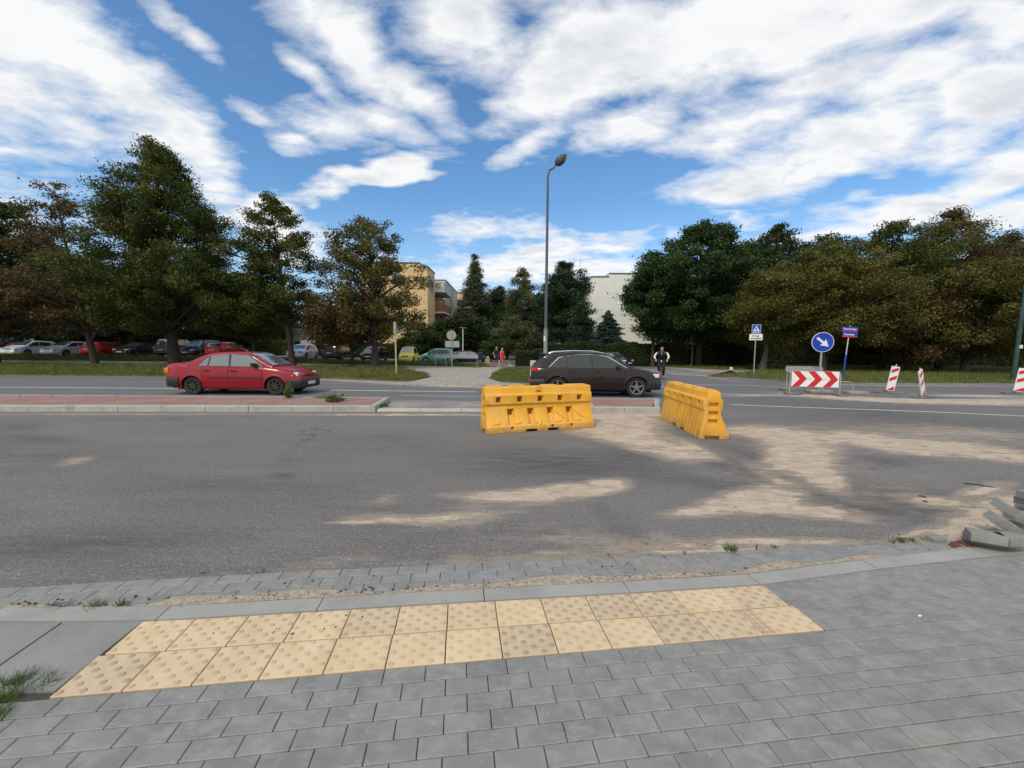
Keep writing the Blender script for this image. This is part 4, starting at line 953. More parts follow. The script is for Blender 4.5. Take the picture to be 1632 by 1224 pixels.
# arrow sign
p_ = AY(1305, 620, 15.9); p_.z = 0; Yp = p_.y
t = root('keep_right_sign', 'round blue sign with white arrow pointing down right, behind the chevron board', 'road sign', (p_.x, p_.y, 0), R(-12))
zc_ = zz(545.3, Yp, 1304); rr_ = 15.6/FPX*Yp*1.0
pole(t, zc_+.1, .034)
mb = MB(); mb.at((0, 0, zc_)); mb.lathe([(0, -.05), (rr_, -.05), (rr_, -.035), (0, -.035)], 48, 'Y'); mb.build('sign_disc', M_wht, t)
mb = MB(); mb.at((0, 0, zc_)); mb.lathe([(0, -.0525), (rr_*.95, -.0525), (rr_*.95, -.0505)], 48, 'Y'); mb.build('blue_field', M_blue, t)
a = R(-39); f = rr_/.39; q = [(-.27, -.042), (.03, -.042), (.0, -.155), (.275, 0), (.0, .155), (.03, .042), (-.27, .042)]
mb = MB(); mb.at((0, 0, zc_)); mb.prism([((x*math.cos(a) - y*math.sin(a))*f, (x*math.sin(a) + y*math.cos(a))*f) for x, y in q], -.0555, -.053, 'XZ'); mb.build('arrow', M_wht, t)
mb = MB(); mb.box((-.40, -.24, 0), (.42, .22, .11), .03); mb.box((-.06, -.06, .1), (.06, .06, .26), .01); mb.build('foot', M_concb, t, smooth=40)
# chevron board
A_ = Vector((10.40, 15.25, 0)); B_ = Vector((11.93, 14.80, 0)); W_ = (B_-A_).length; az = math.atan2(B_.y-A_.y, B_.x-A_.x)
t = root('chevron_board', 'white board with three red chevrons pointing right, standing on two galvanised legs', 'road sign', tuple((A_+B_)/2), az)
zl, zh = zz(616.5, 15.0, 1297), zz(591.8, 15.0, 1297); hW = W_/2 - .05
plate(t, 'panel', -hW, hW, zl, zh, -.05, -.03, M_wht, .01)
hz_ = (zh-zl)/2; zm_ = (zl+zh)/2; mb = MB()
for k in range(3):
    x0 = -hW + .02 + k*(2*hW-.02)*.333; b_ = (2*hW)*.155; d_ = (2*hW)*.158
    mb.prism([(x0, zh-.004), (x0+b_, zh-.004), (x0+b_+d_, zm_), (x0+b_, zl+.004), (x0, zl+.004), (x0+d_, zm_)], -.053, -.051, 'XZ')
mb.build('red_chevrons', M_red, t)
for k in (1, 2):                                        # tiny illegible maker's marks on the white chevrons
    xq = -hW + .02 + k*(2*hW)*.333; mb = MB(); [mb.box((xq + a - .04, -.0530, zm_-.008), (xq + a + b_ - .04, -.0512, zm_+.010)) for a, b_ in ((0, .03), (.045, .012), (.07, .05), (.135, .03))]; mb.build('small_print', M_back, t)
for x in (-hW-.03, hW+.06):
    pole(t, zh-.02 if x < 0 else zh-.10, .024, x=x, name='leg')
    mb = MB(); mb.box((x-.14, -.26, 0), (x+(.30 if x < 0 else .24), .20, .07), .02); mb.build('foot', M_base, t, smooth=40)
mb = MB(); mb.box((-hW-.03, -.03, zh-.08), (hW+.05, -.015, zh-.05)); mb.box((-hW-.03, -.03, zl+.04), (hW+.05, -.015, zl+.07)); mb.build('crossbar', M_galv, t)
# grey barrier rail behind it
gA = AY(1252, 590, 16.6); gB = AY(1311, 590, 16.4)
t = root('barrier_rail', 'long grey plank seen above the chevron board, ends rounded', 'barrier', (gA.x, gA.y, 0), math.atan2(gB.y-gA.y, gB.x-gA.x)); Lr = (gB-gA).length
z1_ = zz(583.6, 16.5, 1280)
plate(t, 'plank', 0, Lr, z1_-.26, z1_, -.03, .03, M_back, .09)
for x in (.1, Lr-.1):
    pole(t, z1_-.05, .02, x=x, y=.05, name='leg'); mb = MB(); mb.box((x-.2, -.18, 0), (x+.22, .25, .08), .02); mb.build('foot', M_base, t, smooth=40)
# hoop
gA = AY(1352, 620, 15.45); gA.z = 0
t = root('steel_hoop', 'low bent steel tube hoop right of the chevron board', 'barrier', (gA.x+.1, gA.y, 0), R(-6))
hp = zz(608.5, gA.y, 1350); mb = MB(); mb.tube([(-1.0, 0, .02), (-1.0, 0, hp*.8), (-.93, 0, hp*.95), (-.8, 0, hp), (-.12, 0, hp), (.0, 0, hp*.94), (.06, 0, hp*.8), (.06, 0, .02)], .02, 8); mb.build('tube', M_galv, t, smooth=50)
mb = MB(); mb.box((-.16, -.2, 0), (.50, .22, .12), .03); mb.build('foot', M_concb, t, smooth=40)
# delineator panels
def delineator(px_, py_, h, tiltdeg, rz, label, wd_=.27, tz=0):
    p_ = G(px_, py_); t = root('delineator_panel', label, 'traffic panel', (p_.x, p_.y, 0), rz, 'red and white delineator panels')
    h0_ = .10; mb = MB(); mb.prism(rrect(-wd_/2, wd_/2, h0_, h0_+h, .03), -.018, .018, 'XZ'); pn = mb.build('panel', M_wht, t)
    mb = MB(); 
    for k in range(3):
        z0 = h0_ + .02 + k*h*.345; lo, hi = -wd_/2+.028, wd_/2-.028
        mb.prism([(lo, z0), (hi, z0+.13 if k else z0), (hi, min(z0+.27 if k else z0+.17, h0_+h-.03)), (lo, min(z0+.14 if k else z0+.02, h0_+h-.03))], -.0205, -.0185, 'XZ')
        mb.prism([(lo, z0), (hi, z0+.13 if k else z0), (hi, min(z0+.27 if k else z0+.17, h0_+h-.03)), (lo, min(z0+.14 if k else z0+.02, h0_+h-.03))], .0185, .0205, 'XZ')
    mb.build('red_stripes', M_red, pn)
    mb = MB(); mb.tube([(0, 0, 0), (0, 0, h0_+h+.09)], .016, 8); mb.build('post', mat('cream post', (.62, .58, .45), .6), pn)
    pn.rotation_euler = (0, R(tiltdeg), 0)
    mb = MB(); mb.box((-.42, -.2, 0), (.42, .2, .05), .015); mb.box((-.12, -.1, .04), (.12, .1, .10), .02); mb.build('foot', M_base, t, smooth=40); return t
delineator(1417, 626.5, .96, 8, R(-15), 'red and white panel tilting right, left one of the three beside the far lane')
delineator(1472, 633.5, .98, -25, R(26), 'red and white panel seen almost edge on, leaning left on a flat rubber foot')
delineator(1623, 628, .92, 6, R(-30), 'red and white panel cut by the right edge, in front of the green pole', wd_=.33)
# green tram mast at the right edge
p_ = G(1614, 606); t = root('green_mast', 'tall dark green steel mast at the right edge of the photo', 'mast', (p_.x, p_.y, 0))
mb = MB(); mb.tube([(0, 0, -.1), (0, 0, 3.2), (0, 0, 9)], [.12, .105, .08], 16); mb.lathe([(.18, 0), (.18, .1), (.12, .14)], 16); mb.build('shaft', M_green, t, smooth=50)
mb = MB(); mb.box((-.02, -.17, 1.9), (.12, -.10, 2.1)); mb.build('small_plate', M_wht, t); t.rotation_euler = (0, R(1.5), 0)
# street lamp
p_ = G(868.5, 610); Yl = p_.y
t = root('street_lamp', 'tall dark street lamp with drooping arm and egg shaped head, behind the brown SUV', 'street lamp', (p_.x, p_.y, 0))
M_lp = mat('dark grey painted steel', (.085, .095, .105), .5, .15, 2, metal=.2)
zk = AY(871, 300, Yl).z; zk2 = AY(871, 279, Yl).z; ze = AY(886, 262, Yl).z; xe = AY(886, 262, Yl).x - p_.x; x1_ = AY(872, 285, Yl).x - p_.x
mb = MB(); mb.tube([(0, 0, -.1), (0, 0, 1.4), (0, 0, 2.6)], [.105, .1, .095], 16); mb.build('base_section', mat('galvanised lamp base', (.26, .28, .29), .5, .12, 3, metal=.3), t, smooth=40)
mb = MB(); mb.tube([(0, 0, 2.55), (0, 0, 2.8), (0, 0, zk), (x1_*.25, 0, zk2-.1), (x1_+.1, 0, zk2+.22), (xe*.7, 0, ze-.16), (xe, 0, ze)], [.098, .075, .055, .05, .045, .042, .04], 14); mb.build('shaft', M_lp, t, smooth=60)
hb = MB(); pr = []
for k in range(13):
    a = k/12; pr.append((.19*math.sin(math.pi*min(1, a**.75))**.8 + .02, a*.66))
hb.lathe(pr, 18); hd = hb.build('lamp_head', mat('lamp housing', (.05, .055, .05), .5, .1, 6), t, smooth=60); hd.location = (xe-.02, 0, ze-.04); hd.rotation_euler = (R(12), R(48), 0); hd.scale = (1, .62, 1)
gb = MB(); gb.lathe([(.0, .16), (.13, .25), (.155, .40), (.10, .55), (0, .60)], 16); g_ = gb.build('lens', mat('dusty lens', (.16, .11, .07), .3), hd, smooth=60); g_.location = (.05, 0, 0); g_.scale = (1, .8, 1)
mb = MB(); mb.box((-.10, -.108, 2.0), (-.02, -.09, 2.25)); mb.build('sticker', M_wht, t)
# signs seen from the back
def backsign(name, label, px_, py_, ppx, items, r=.03, tilt=0, polem=None, top=None):
    p_ = G(px_, py_); Y = p_.y; t = root(name, label, 'road sign', (p_.x, p_.y, TZ(p_.x, p_.y)))
    def zq(y): return AY(px_, y, Y).z - t.location.z
    pole(t, zq(top), r, polem)
    for k, (kind, xa, xb, ya, yb, m_) in enumerate(items):
        X0, X1 = (xa-px_)/FPX*Y, (xb-px_)/FPX*Y; Z0, Z1 = zq(yb), zq(ya)
        if kind == 'rect': plate(t, 'sign_panel', X0, X1, Z0, Z1, .035+.002*k, .05+.002*k, m_, .03)
        elif kind == 'box': mb = MB(); mb.box((X0, -.05, Z0), (X1, .45, Z1), .01); mb.build('sign_panel', m_, t)
        else:
            mb = MB(); rr = (X1-X0)/2; mb.at(((X0+X1)/2, 0, (Z0+Z1)/2)); mb.lathe([(0, .035), (rr, .035), (rr, .05), (0, .05)], 32, 'Y'); mb.lathe([(rr*.9, .030), (rr*1.0, .030), (rr*1.0, .036), (rr*.9, .036)], 32, 'Y'); mb.build('sign_panel', m_, t, smooth=30)
    if tilt: t.rotation_euler = (0, R(tilt), 0)
    return t
M_yp = mat('yellowed pole', (.42, .38, .22), .7, .15, 3); M_yps = mat('yellow green sign sheet', (.50, .52, .10), .6)
backsign('side_on_sign', 'road sign seen edge on, on a yellowish pole in the left verge', 632, 600, 0, [('box', 629.5, 632, 514, 532, M_back)], .045, -.8, M_yp, 513)
backsign('round_back_sign', 'round sign over a rectangular plate seen from behind, at the end of the gravel crossing', 720.5, 588, 0, [('round', 712, 727, 527, 541.5, M_back), ('rect', 709.5, 732, 543.5, 553.5, M_back)], .035, 0, M_back, 526)
backsign('notice_sign', 'grey sign back with yellow green sheet on its lower part, left of the street lamp', 841, 580, 0, [('rect', 835.5, 847.5, 517, 532, M_back), ('rect', 835.5, 841, 532.3, 542.5, M_yps), ('rect', 841.2, 847.5, 532.3, 542.5, M_wht)], .035, 0, M_galv, 516)
backsign('stacked_back_sign', 'two plates over a round sign seen from behind, near the small spruce', 965, 578, 0, [('rect', 962, 972, 521.5, 533.5, M_back), ('rect', 959, 972.5, 534, 543.5, M_back), ('round', 958.5, 972, 543, 559, M_back)], .04, .8, M_galv, 521)
t = backsign('thin_post', 'plain thin grey post left of the stacked sign backs', 957, 580, 0, [], .035, 0, M_back, 540)
tag(t, cat='post')
# long board on legs across the end of the crossing
pA = AY(692, 575, 35.2); pB = AY(762, 575, 35.2); t = root('closure_board', 'long grey road closure board on thin legs in front of the parked cars', 'barrier', (pA.x, pA.y, 0)); Lb = pB.x-pA.x
def zq(y): return AY(730, y, 35.2).z
plate(t, 'board', 0, Lb, zq(571), zq(564.8), -.02, .02, M_back, .02)
for x in (.12, 1.0, Lb-.1): pole(t, zq(566), .02, x=x, y=.04, name='leg')
mb = MB(); mb.box((Lb-.45, -.3, 0), (Lb+.2, .3, .10), .03); mb.build('foot', M_base, t, smooth=40)
p_ = G(744.5, 578); t = root('park_lamp', 'short white lamp post with flat double arm behind the closure board', 'street lamp', (p_.x+.1, 44, 0))
z_ = AY(745, 523, 44).z; mb = MB(); mb.tube([(0, 0, -.1), (0, 0, z_)], [.055, .04], 10); mb.build('post', M_wht, t, smooth=50)
mb = MB(); mb.box((-.38, -.1, z_), (.38, .1, z_+.05), .02); mb.build('lamp_head', M_back, t)
p_ = AY(765, 570, 40.5); t = root('litter_bin', 'dark blue litter bin on a post beside the end of the long board', 'litter bin', (p_.x, 40.5, 0))
pole(t, .8, .04); mb = MB(); mb.at((0, 0, .55)); mb.lathe([(0, 0), (.22, 0), (.27, .6), (.30, .62), (.30, .68), (.0, .78)], 18); mb.build('bin', mat('dark blue plastic', (.012, .03, .12), .5), t, smooth=40)
for (x0, x1, y1, Y, lab) in ((845, 857, 574.5, 24.5, 'pale concrete block beside the street lamp and the rear of the SUV'), (773, 781, 572.5, 41, 'small tan stone block at the edge of the path left of the walking couple')):
    a, b_ = AY(x0, y1, Y), AY(x1, y1, Y); t = root('concrete_block', lab, 'concrete block', ((a.x+b_.x)/2, Y, TZ(a.x, Y))); wd_ = (b_.x-a.x)/2
    mb = MB(); mb.box((-wd_, -wd_, -.05), (wd_, wd_, a.z), .03); mb.build('block', M_concl if Y < 30 else mat('tan stone', (.34, .25, .17), .9), t, smooth=40)
# small white marker at the leaning tree
a = G(1165, 589.5); t = root('marker_stone', 'small white stone marker at the foot of the leaning trunk', 'marker', (a.x, a.y, 0)); mb = MB(); mb.prism([(-.1, 0), (.1, 0), (.09, .20), (.03, .26), (-.09, .21)], -.1, .1, 'XZ'); mb.build('stone', M_wht, t)
# bin shelters far left
M_shel = mat('dark steel shelter', (.035, .038, .045), .7, .2, 2); M_shel2 = mat('grey steel frame', (.14, .145, .16), .6)
for k, (xa, xb, lab) in enumerate(((-14, 13, 'dark bin shelter with white notice, cut by the left edge'), (14, 31, 'dark bin shelter with white notice, second from the left edge'), (36, 47, 'narrow dark shelter panel with small white notice'), (47.5, 57, 'dark box with white notice left of a green post, behind the silver car'))):
    Y = 47.5; a, b_ = AY(xa, 560, Y), AY(xb, 560, Y); z0 = TZ(a.x, Y); zt_ = AY(20, 533.5 + (2 if k > 1 else 0), Y).z - z0; t = root('bin_shelter', lab, 'shelter', (a.x, Y, z0), 0, 'dark bin shelters'); ww = b_.x-a.x
    mb = MB(); mb.box((0, .05, 0), (ww, 1.4, zt_)); mb.build('walls', M_shel, t)
    mb = MB(); mb.box((-.03, -.02, 0), (.06, .05, zt_)); mb.box((ww-.06, -.02, 0), (ww+.03, .05, zt_)); mb.box((.06, -.02, zt_*.55), (ww-.06, .05, zt_*.55+.06)); mb.box((.06, -.02, zt_-.08), (ww-.06, .05, zt_)); mb.build('frame', M_shel2, t)
    mb = MB(); c_ = ww*.5; mb.box((c_-.22 if k != 2 else c_-.1, -.04, zt_*.72), (c_+.25 if k != 2 else c_+.12, .0, zt_*.72+.32)); mb.build('notice', M_wht, t)
    mb = MB(); mb.prism([(-.1, zt_), (ww+.1, zt_), (ww*.7, zt_+.35), (ww*.3, zt_+.35)], -.1, 1.5, 'XZ'); mb.build('roof', M_shel, t)
for xa, xb, c_, lab in ((-20, 7, (.01, .03, .14), 'large dark blue waste container at the left edge'), (9, 27, (.20, .035, .02), 'rust red waste container behind the silver car')):
    Y = 45.5; a, b_ = AY(xa, 560, Y), AY(xb, 560, Y); z0 = TZ(a.x, Y); t = root('waste_container', lab, 'waste container', (a.x, Y, z0)); ww = b_.x-a.x; mc = mat('container plastic', c_, .5)
    mb = MB(); mb.prism([(.08, .1), (ww-.08, .1), (ww, 1.15), (0, 1.15)], 0, 1.1, 'XZ'); mb.build('body', mc, t); mb = MB(); mb.at((ww/2, .55, 1.15)); mb.box((-ww/2-.04, -.6, 0), (ww/2+.04, .6, .16), .06); mb.build('lid', mc, t, smooth=40)
# ------------------------------------------------------------------ loose paving blocks at the right edge
M_blkp = mat('weathered paving stone', (.24, .245, .235), .85, .18, 9, .5, 120, dirt=((.40, .34, .27), 7, .56, .6))
def brick(px_, py_, z, rz, rx=0, ry=0, sx=.20, sy=.115, sz=.07, label='', Y=None):
    p_ = G(px_, py_, z); o = MB(); o.box((-sx/2, -sy/2, 0), (sx/2, sy/2, sz), .005); q = o.build('paving_block', M_blkp, smooth=40); q.location = (p_.x, p_.y, z); q.rotation_euler = (R(rx), R(ry), R(rz)); return tag(q, label, 'paving block', 'loose paving blocks in the heap at the right edge')
bl = [(1566, 866, .004, -27, 0, 0, 'paving block lying flat at the left foot of the heap'), (1605, 869, .004, 5, 0, 0, 'paving block lying flat at the front of the heap, right of the leftmost one'),
      (1570, 862, .076, -30, 0, 0, 'second layer paving block at the left of the heap, long side facing the pavement'), (1612, 866, .076, 6, 0, 0, 'second layer paving block at the front of the heap against the right edge'),
      (1640, 860, .004, 4, 0, 0, 'paving block at the bottom of the heap cut by the right edge'), (1592, 838, .150, -6, 16, 30, 'tilted paving block leaning on the heap, dark underside gap below'),
      (1604, 818, .235, -4, 14, 29, 'sand stained tilted paving block resting on top of the other leaning one'), (1640, 845, .076, 0, 0, 0, 'paving block behind the leaning ones at the right edge'),
      (1632, 828, .10, -12, -10, 0, 'pale flat paving block under the tall end of the heap'), (1645, 818, .004, -5, 0, 0, 'paving block standing in the lower row of the stack at the back'),
      (1645, 806, .15, -5, 0, 0, 'paving block in the middle of the stack at the back right'), (1649, 796, .225, -4, 0, 0, 'topmost paving block of the stack at the back right')]
for (x, y, z, rz, rx, ry, lab) in bl: brick(x, y + 0, z, rz, rx, ry, sx=.205, sy=.125, label=lab)
brick(1491, 861, .003, 5, 0, 0, .12, .07, .035, 'small flat grey stone chip lying on the asphalt edge left of the heap')
M_brk = mat('broken red brick', (.14, .055, .04), .9, .25, 12, .6, 60)
for k, (x, y, s_, lab) in enumerate(((1520, 870, .05, 'smaller shard of red brick beside the kerb'), (1538, 868, .07, 'larger shard of red brick beside the heap of blocks'))):
    p_ = G(x, y); mb = MB(); mb.at((p_.x, p_.y, .005), .4+k); mb.add([(-s_, -.02, 0), (s_, -.03, 0), (s_*.8, .03, 0), (-s_*.7, .025, 0), (-s_*.6, -.01, .02), (s_*.5, -.01, .03), (s_*.2, .02, .022)], [(0,1,5,4), (1,2,6,5), (2,3,6), (3,0,4), (3,4,6), (4,5,6), (0,3,2,1)]); tag(mb.build('brick_shard', M_brk), lab, 'brick shard')
# crumbs of soil and gravel in the gutter
pb = MB(); 
for k in range(520):
    u = rnd.uniform(-.9, 4.2) if k % 3 else rnd.gauss(3.0 if k % 2 else .9, .35); v = kv(u)+KW+abs(rnd.gauss(0, .035)) if k % 9 else rnd.uniform(.3, .9)
    s_ = rnd.uniform(.0025, .009)*(1.2 if k % 11 == 0 else 1); p_ = P(u, v); pb.at((p_.x, p_.y, .004), rnd.uniform(0, 6)); a_, c_ = s_*rnd.uniform(.7, 1.4), s_*rnd.uniform(.5, 1)
    pb.add([(-a_, -s_, 0), (a_, -s_*.8, 0), (a_*.8, s_, 0), (-a_, s_*.7, 0), (-a_*.4, -s_*.3, c_), (a_*.5, s_*.2, c_*.8)], [(0,1,5,4), (1,2,5), (2,3,4,5), (3,0,4)])
tag(pb.build('soil_crumbs', mat('soil crumbs', (.07, .05, .035), .95, .5, 80), smooth=None), 'dark crumbs of soil scattered in the sandy gutter along the kerb', 'soil', kind='stuff')
pb = MB(); k = 0
while k < 420:                                          # loose stones on the dusty asphalt
    qx, qy = rnd.uniform(600, 1640), rnd.uniform(668, 885)
    if rnd.random() > (.35 if qx < 950 else 1): continue
    p_ = G(qx, qy); s_ = rnd.uniform(.004, .011)*(1.6 if k % 13 == 0 else 1); pb.at((p_.x, p_.y, .001), rnd.uniform(0, 6)); a_, c_ = s_*rnd.uniform(.7, 1.5), s_*rnd.uniform(.4, .8)
    pb.add([(-a_, -s_, 0), (a_, -s_*.8, 0), (a_*.8, s_, 0), (-a_, s_*.7, 0), (-a_*.4, -s_*.3, c_), (a_*.5, s_*.2, c_*.8)], [(0,1,5,4), (1,2,5), (2,3,4,5), (3,0,4)]); k += 1
tag(pb.build('loose_stones', mat('loose stones', (.16, .145, .13), .95, .5, 80)), 'small loose stones scattered over the dusty asphalt and sand', 'stones', kind='stuff')
for k, (xa, ya, xb, yb, lab) in enumerate(((1536, 770, 1587, 777, 'thin dark stick lying on the road left of the heap of blocks'), (1464, 790, 1477, 793, 'short dark twig on the sand below the stick'), (1471, 799, 1479, 800, 'tiny dark twig under the short one'))):
    a, b_ = G(xa, ya, .006), G(xb, yb, .006); mb = MB(); mb.tube([tuple(a), tuple((a+b_)/2 + Vector((0, .01, .004))), tuple(b_)], [.006, .007, .004], 6); tag(mb.build('stick', M_bark0), lab, 'stick')
gs = MB()
for k in range(60):
    a = rnd.uniform(-.9, 6.5); z0 = kv(a)+KW; v0_ = z0 + rnd.uniform(0, .05); 
for seg in range(1):
    us = np.linspace(-1.2, 6.2, 90); 
    L_ = [[P(u, kv(u)+KW-.004, .0095 if True else 0), P(u, kv(u)+KW+.03+.028*math.sin(u*3.1)+.02*math.sin(u*7.7+1)+ (.045 if 0.0 < u < 4.3 else 0), .0035)] for u in us]
    gs.grid([[tuple(a), tuple(b_)] for a, b_ in L_])
M_gs = mat('sand in the gutter', (.33, .275, .21), .95, .25, 25, .8, 120, col2=(.42, .35, .27), dirt=((.10, .08, .06), 30, .60, .7))
tag(gs.build('gutter_sand', M_gs), kind='structure')
sc_ = MB(); p_ = P(4.86, -.14); sc_.at((*G(1466, 983)[:2], .006), .5); sc_.box((-.014, -.006, 0), (.014, .006, .002)); tag(sc_.build('paper_scrap', M_wht), 'tiny white scrap of paper on the grey paving at the right', 'litter')
# ------------------------------------------------------------------ weeds
M_weed = leafmat('weed leaves', [(.04, .075, .015), (.075, .12, .025), (.16, .17, .06)], .3, 3)
M_weedd = leafmat('dry weed', [(.07, .05, .025), (.13, .10, .05), (.2, .16, .09)], .3, 3)
def weed(px_, py_, h, spread, nb, label, leafy=False, dry=False, z=0., upright=.5):
    p_ = G(px_, py_, z); r2 = np.random.default_rng(int(px_*7+py_)); Vv, Tt = [], []
    for k in range(nb):
        a = r2.uniform(0, 6.28); d = r2.uniform(0, spread*.5); x0, y0_ = d*math.cos(a), d*math.sin(a); hh_ = h*r2.uniform(.4, 1)
        lx, ly = math.cos(a)*spread*r2.uniform(.2, 1)*(1-upright), math.sin(a)*spread*r2.uniform(.2, 1)*(1-upright); wd_ = .0022 if not leafy else .003
        q = [(x0-wd_, y0_, 0), (x0+wd_, y0_, 0), (x0+lx*.5+wd_*.6, y0_+ly*.5, hh_*.6), (x0+lx*.5-wd_*.6, y0_+ly*.5, hh_*.6)]
        Vv += q; Tt += [r2.uniform(0, 1)]*4
        q2 = [q[3], q[2], (x0+lx, y0_+ly, hh_), (x0+lx-.0004, y0_+ly, hh_)]; Vv += q2; Tt += [r2.uniform(0, 1)]*4
        if leafy:
            for j in range(16):
                t_ = r2.uniform(.05, 1.05); c = np.array([x0+lx*t_, y0_+ly*t_, hh_*t_]) + r2.normal(0, .035, 3)*[1, 1, .6]*min(1, max(.4, h/.13)); s_ = r2.uniform(.02, .042)*min(1, max(.3, h/.13))
                u_ = r2.normal(0, 1, 3); u_ /= np.linalg.norm(u_); w_ = np.cross(u_, r2.normal(0, 1, 3)); w_ /= np.linalg.norm(w_)
                Vv += [tuple(c-u_*s_), tuple(c+w_*s_*.6), tuple(c+u_*s_), tuple(c-w_*s_*.6)]; Tt += [r2.uniform(0, 1)]*4
    Vv = np.array(Vv); Vv[:, 2] = np.maximum(Vv[:, 2], 0)
    o = fastmesh('weed', Vv, np.arange(len(Vv)).reshape(-1, 4), M_weedd if dry else M_weed, tint={'tint': np.array(Tt)}); o.location = (p_.x, p_.y, z+.001); return tag(o, label, 'weed')
weed(459, 635, .42, .16, 16, 'tall leafy weed on the median in front of the red saloon', True, z=.14, upright=.65)
weed(533, 640, .22, .42, 26, 'low bushy leafy weed near the pointed end of the left median', True, z=.14, upright=.3)
weed(511, 634, .05, .25, 10, 'flat leafy weed lying left of the bushy one on the median', True, z=.14, upright=.1)
weed(612, 648, .07, .20, 14, 'leafy weed in the corner beside the end of the left median', True, z=.05, upright=.3)
for x, y, h, lab in ((33, 635, .22, 'thin dry stalk at the far left of the median'), (82, 635, .16, 'thin dry stalk on the median, second from the left'), (187, 636, .20, 'thin dry stalk on the median left of the red saloon'), (386, 640, .13, 'bent dry stalk on the median below the red saloon')):
    weed(x, y, h, .08, 7, lab, dry=True, z=.14, upright=.7)
weed(1165, 878, .07, .10, 70, 'grass tuft at the asphalt edge right of the middle')
weed(1205, 876, .055, .012, 12, 'single dry stem at the asphalt edge right of a grass tuft', dry=True)
weed(1235, 873, .03, .07, 22, 'small reddish dry tuft at the asphalt edge', dry=True)
weed(1423, 865, .09, .06, 14, 'thin grass stems left of a leafy weed near the stone chip', upright=.7)
weed(1440, 864, .035, .045, 4, 'small leafy green weed near the stone chip at the right', True)
weed(1455, 863, .06, .08, 26, 'grass tuft just left of the flat stone chip')
weed(1478, 862, .035, .08, 20, 'short dry grass behind the flat stone chip')
for x, y, h, sp_, nb, dr, lab in ((322, 915, .03, .04, 12, True, 'rust coloured dry sprig at the asphalt edge on the left'), (415, 912, .02, .06, 14, False, 'tiny green sprig at the asphalt edge left of the middle'), (150, 968, .045, .09, 60, False, 'grass tuft growing in the gutter joint at the left'), (192, 966, .05, .05, 30, False, 'grass tuft in the gutter joint, right of the larger one'), (100, 968, .03, .10, 40, True, 'dry grass in the gutter at the far left'), (85, 965, .02, .06, 20, True, 'dry moss like tuft in the gutter at the far left'),
        (1095, 884, .02, .05, 14, True, 'dry sprig at the asphalt edge in the middle right'), (970, 886, .02, .05, 14, False, 'tiny grass sprig at the asphalt edge below the sand'), (683, 900, .03, .02, 4, True, 'tiny dry stem at the asphalt edge left of the middle')):
    weed(x, y, h, sp_, nb, lab, dry=dr)
for x, y, h, sp_, nb, lab in ((4, 1120, .05, .10, 110, 'thick grass clump at the left edge below the slabs'), (30, 1092, .05, .12, 110, 'grass clump on dirt right of the left edge'), (70, 1090, .035, .12, 70, 'short grass beside the corner of the yellow tiles'), (-15, 1150, .07, .12, 90, 'grass clump cut by the left edge near the bottom'), (5, 1095, .055, .1, 70, 'grass tuft on the dirt at the left edge, under the slab')):
    weed(x, y, h, sp_, nb, lab)
# ------------------------------------------------------------------ people
M_skin = mat('skin', (.46, .26, .19), .55, .08, 20)
def skinmesh(J, E, name, m_, parent, sub=2, rootj=None):
    names = list(J); idx = {k: i for i, k in enumerate(names)}
    me = bpy.data.meshes.new('s'); me.from_pydata([J[k][0] for k in names], [(idx[a], idx[b]) for a, b in E], [])
    o = bpy.data.objects.new('s', me); COL.objects.link(o); md = o.modifiers.new('k', 'SKIN'); md.use_smooth_shade = True
    for i, k in enumerate(names):
        r_ = J[k][1]; r_ = r_ if isinstance(r_, tuple) else (r_, r_); me.skin_vertices[0].data[i].radius = r_; me.skin_vertices[0].data[i].use_root = (k == (rootj or names[0]))
    sb_ = o.modifiers.new('u', 'SUBSURF'); sb_.levels = sub; sb_.render_levels = sub
    bpy.context.view_layer.update(); r = evalmesh(o); bpy.data.objects.remove(o); r.materials.clear(); r.materials.append(m_)
    q = bpy.data.objects.new(name, r); COL.objects.link(q); q.parent = parent; return q
def joinmesh(objs, name, parent):
    bm = bmesh.new()
    for o in objs: bm.from_mesh(o.data)
    me = bpy.data.meshes.new(name); bm.to_mesh(me); bm.free(); me.materials.append(objs[0].data.materials[0]); me.polygons.foreach_set('use_smooth', [True]*len(me.polygons))
    for o in objs: bpy.data.objects.remove(o)
    q = bpy.data.objects.new(name, me); COL.objects.link(q); q.parent = parent; return q
def hand(wrist, direction, palmn, parent, curl=.5, side=1):
    d = Vector(direction).normalized(); nrm = Vector(palmn).normalized(); s_ = d.cross(nrm).normalized()*side; w_ = Vector(wrist); out = []
    J = {'w': (tuple(w_), .022), 'p': (tuple(w_+d*.05), (.036, .018)), 'k': (tuple(w_+d*.085), (.038, .014))}
    out.append(skinmesh(J, [('w', 'p'), ('p', 'k')], 'h', M_skin, parent, 1))
    for k in range(4):
        b = w_ + d*.085 + s_*(.024 - k*.017); ln = (.07, .08, .074, .056)[k]; c1 = curl*(.9+.1*k)
        p1 = b + (d*math.cos(c1*.6) + nrm*math.sin(c1*.6))*ln*.5; p2 = p1 + (d*math.cos(c1*1.3) + nrm*math.sin(c1*1.3))*ln*.5
        out.append(skinmesh({'a': (tuple(b-d*.012), .009), 'b': (tuple(p1), .0085), 'c': (tuple(p2), .007)}, [('a', 'b'), ('b', 'c')], 'h', M_skin, parent, 1))
    b = w_ + d*.03 + s_*.026; p1 = b + (d*.6 + s_*.7 + nrm*.2).normalized()*.04; p2 = p1 + (d*.9 + s_*.25 + nrm*.3).normalized()*.03
    out.append(skinmesh({'a': (tuple(b), .012), 'b': (tuple(p1), .010), 'c': (tuple(p2), .008)}, [('a', 'b'), ('b', 'c')], 'h', M_skin, parent, 1))
    return out
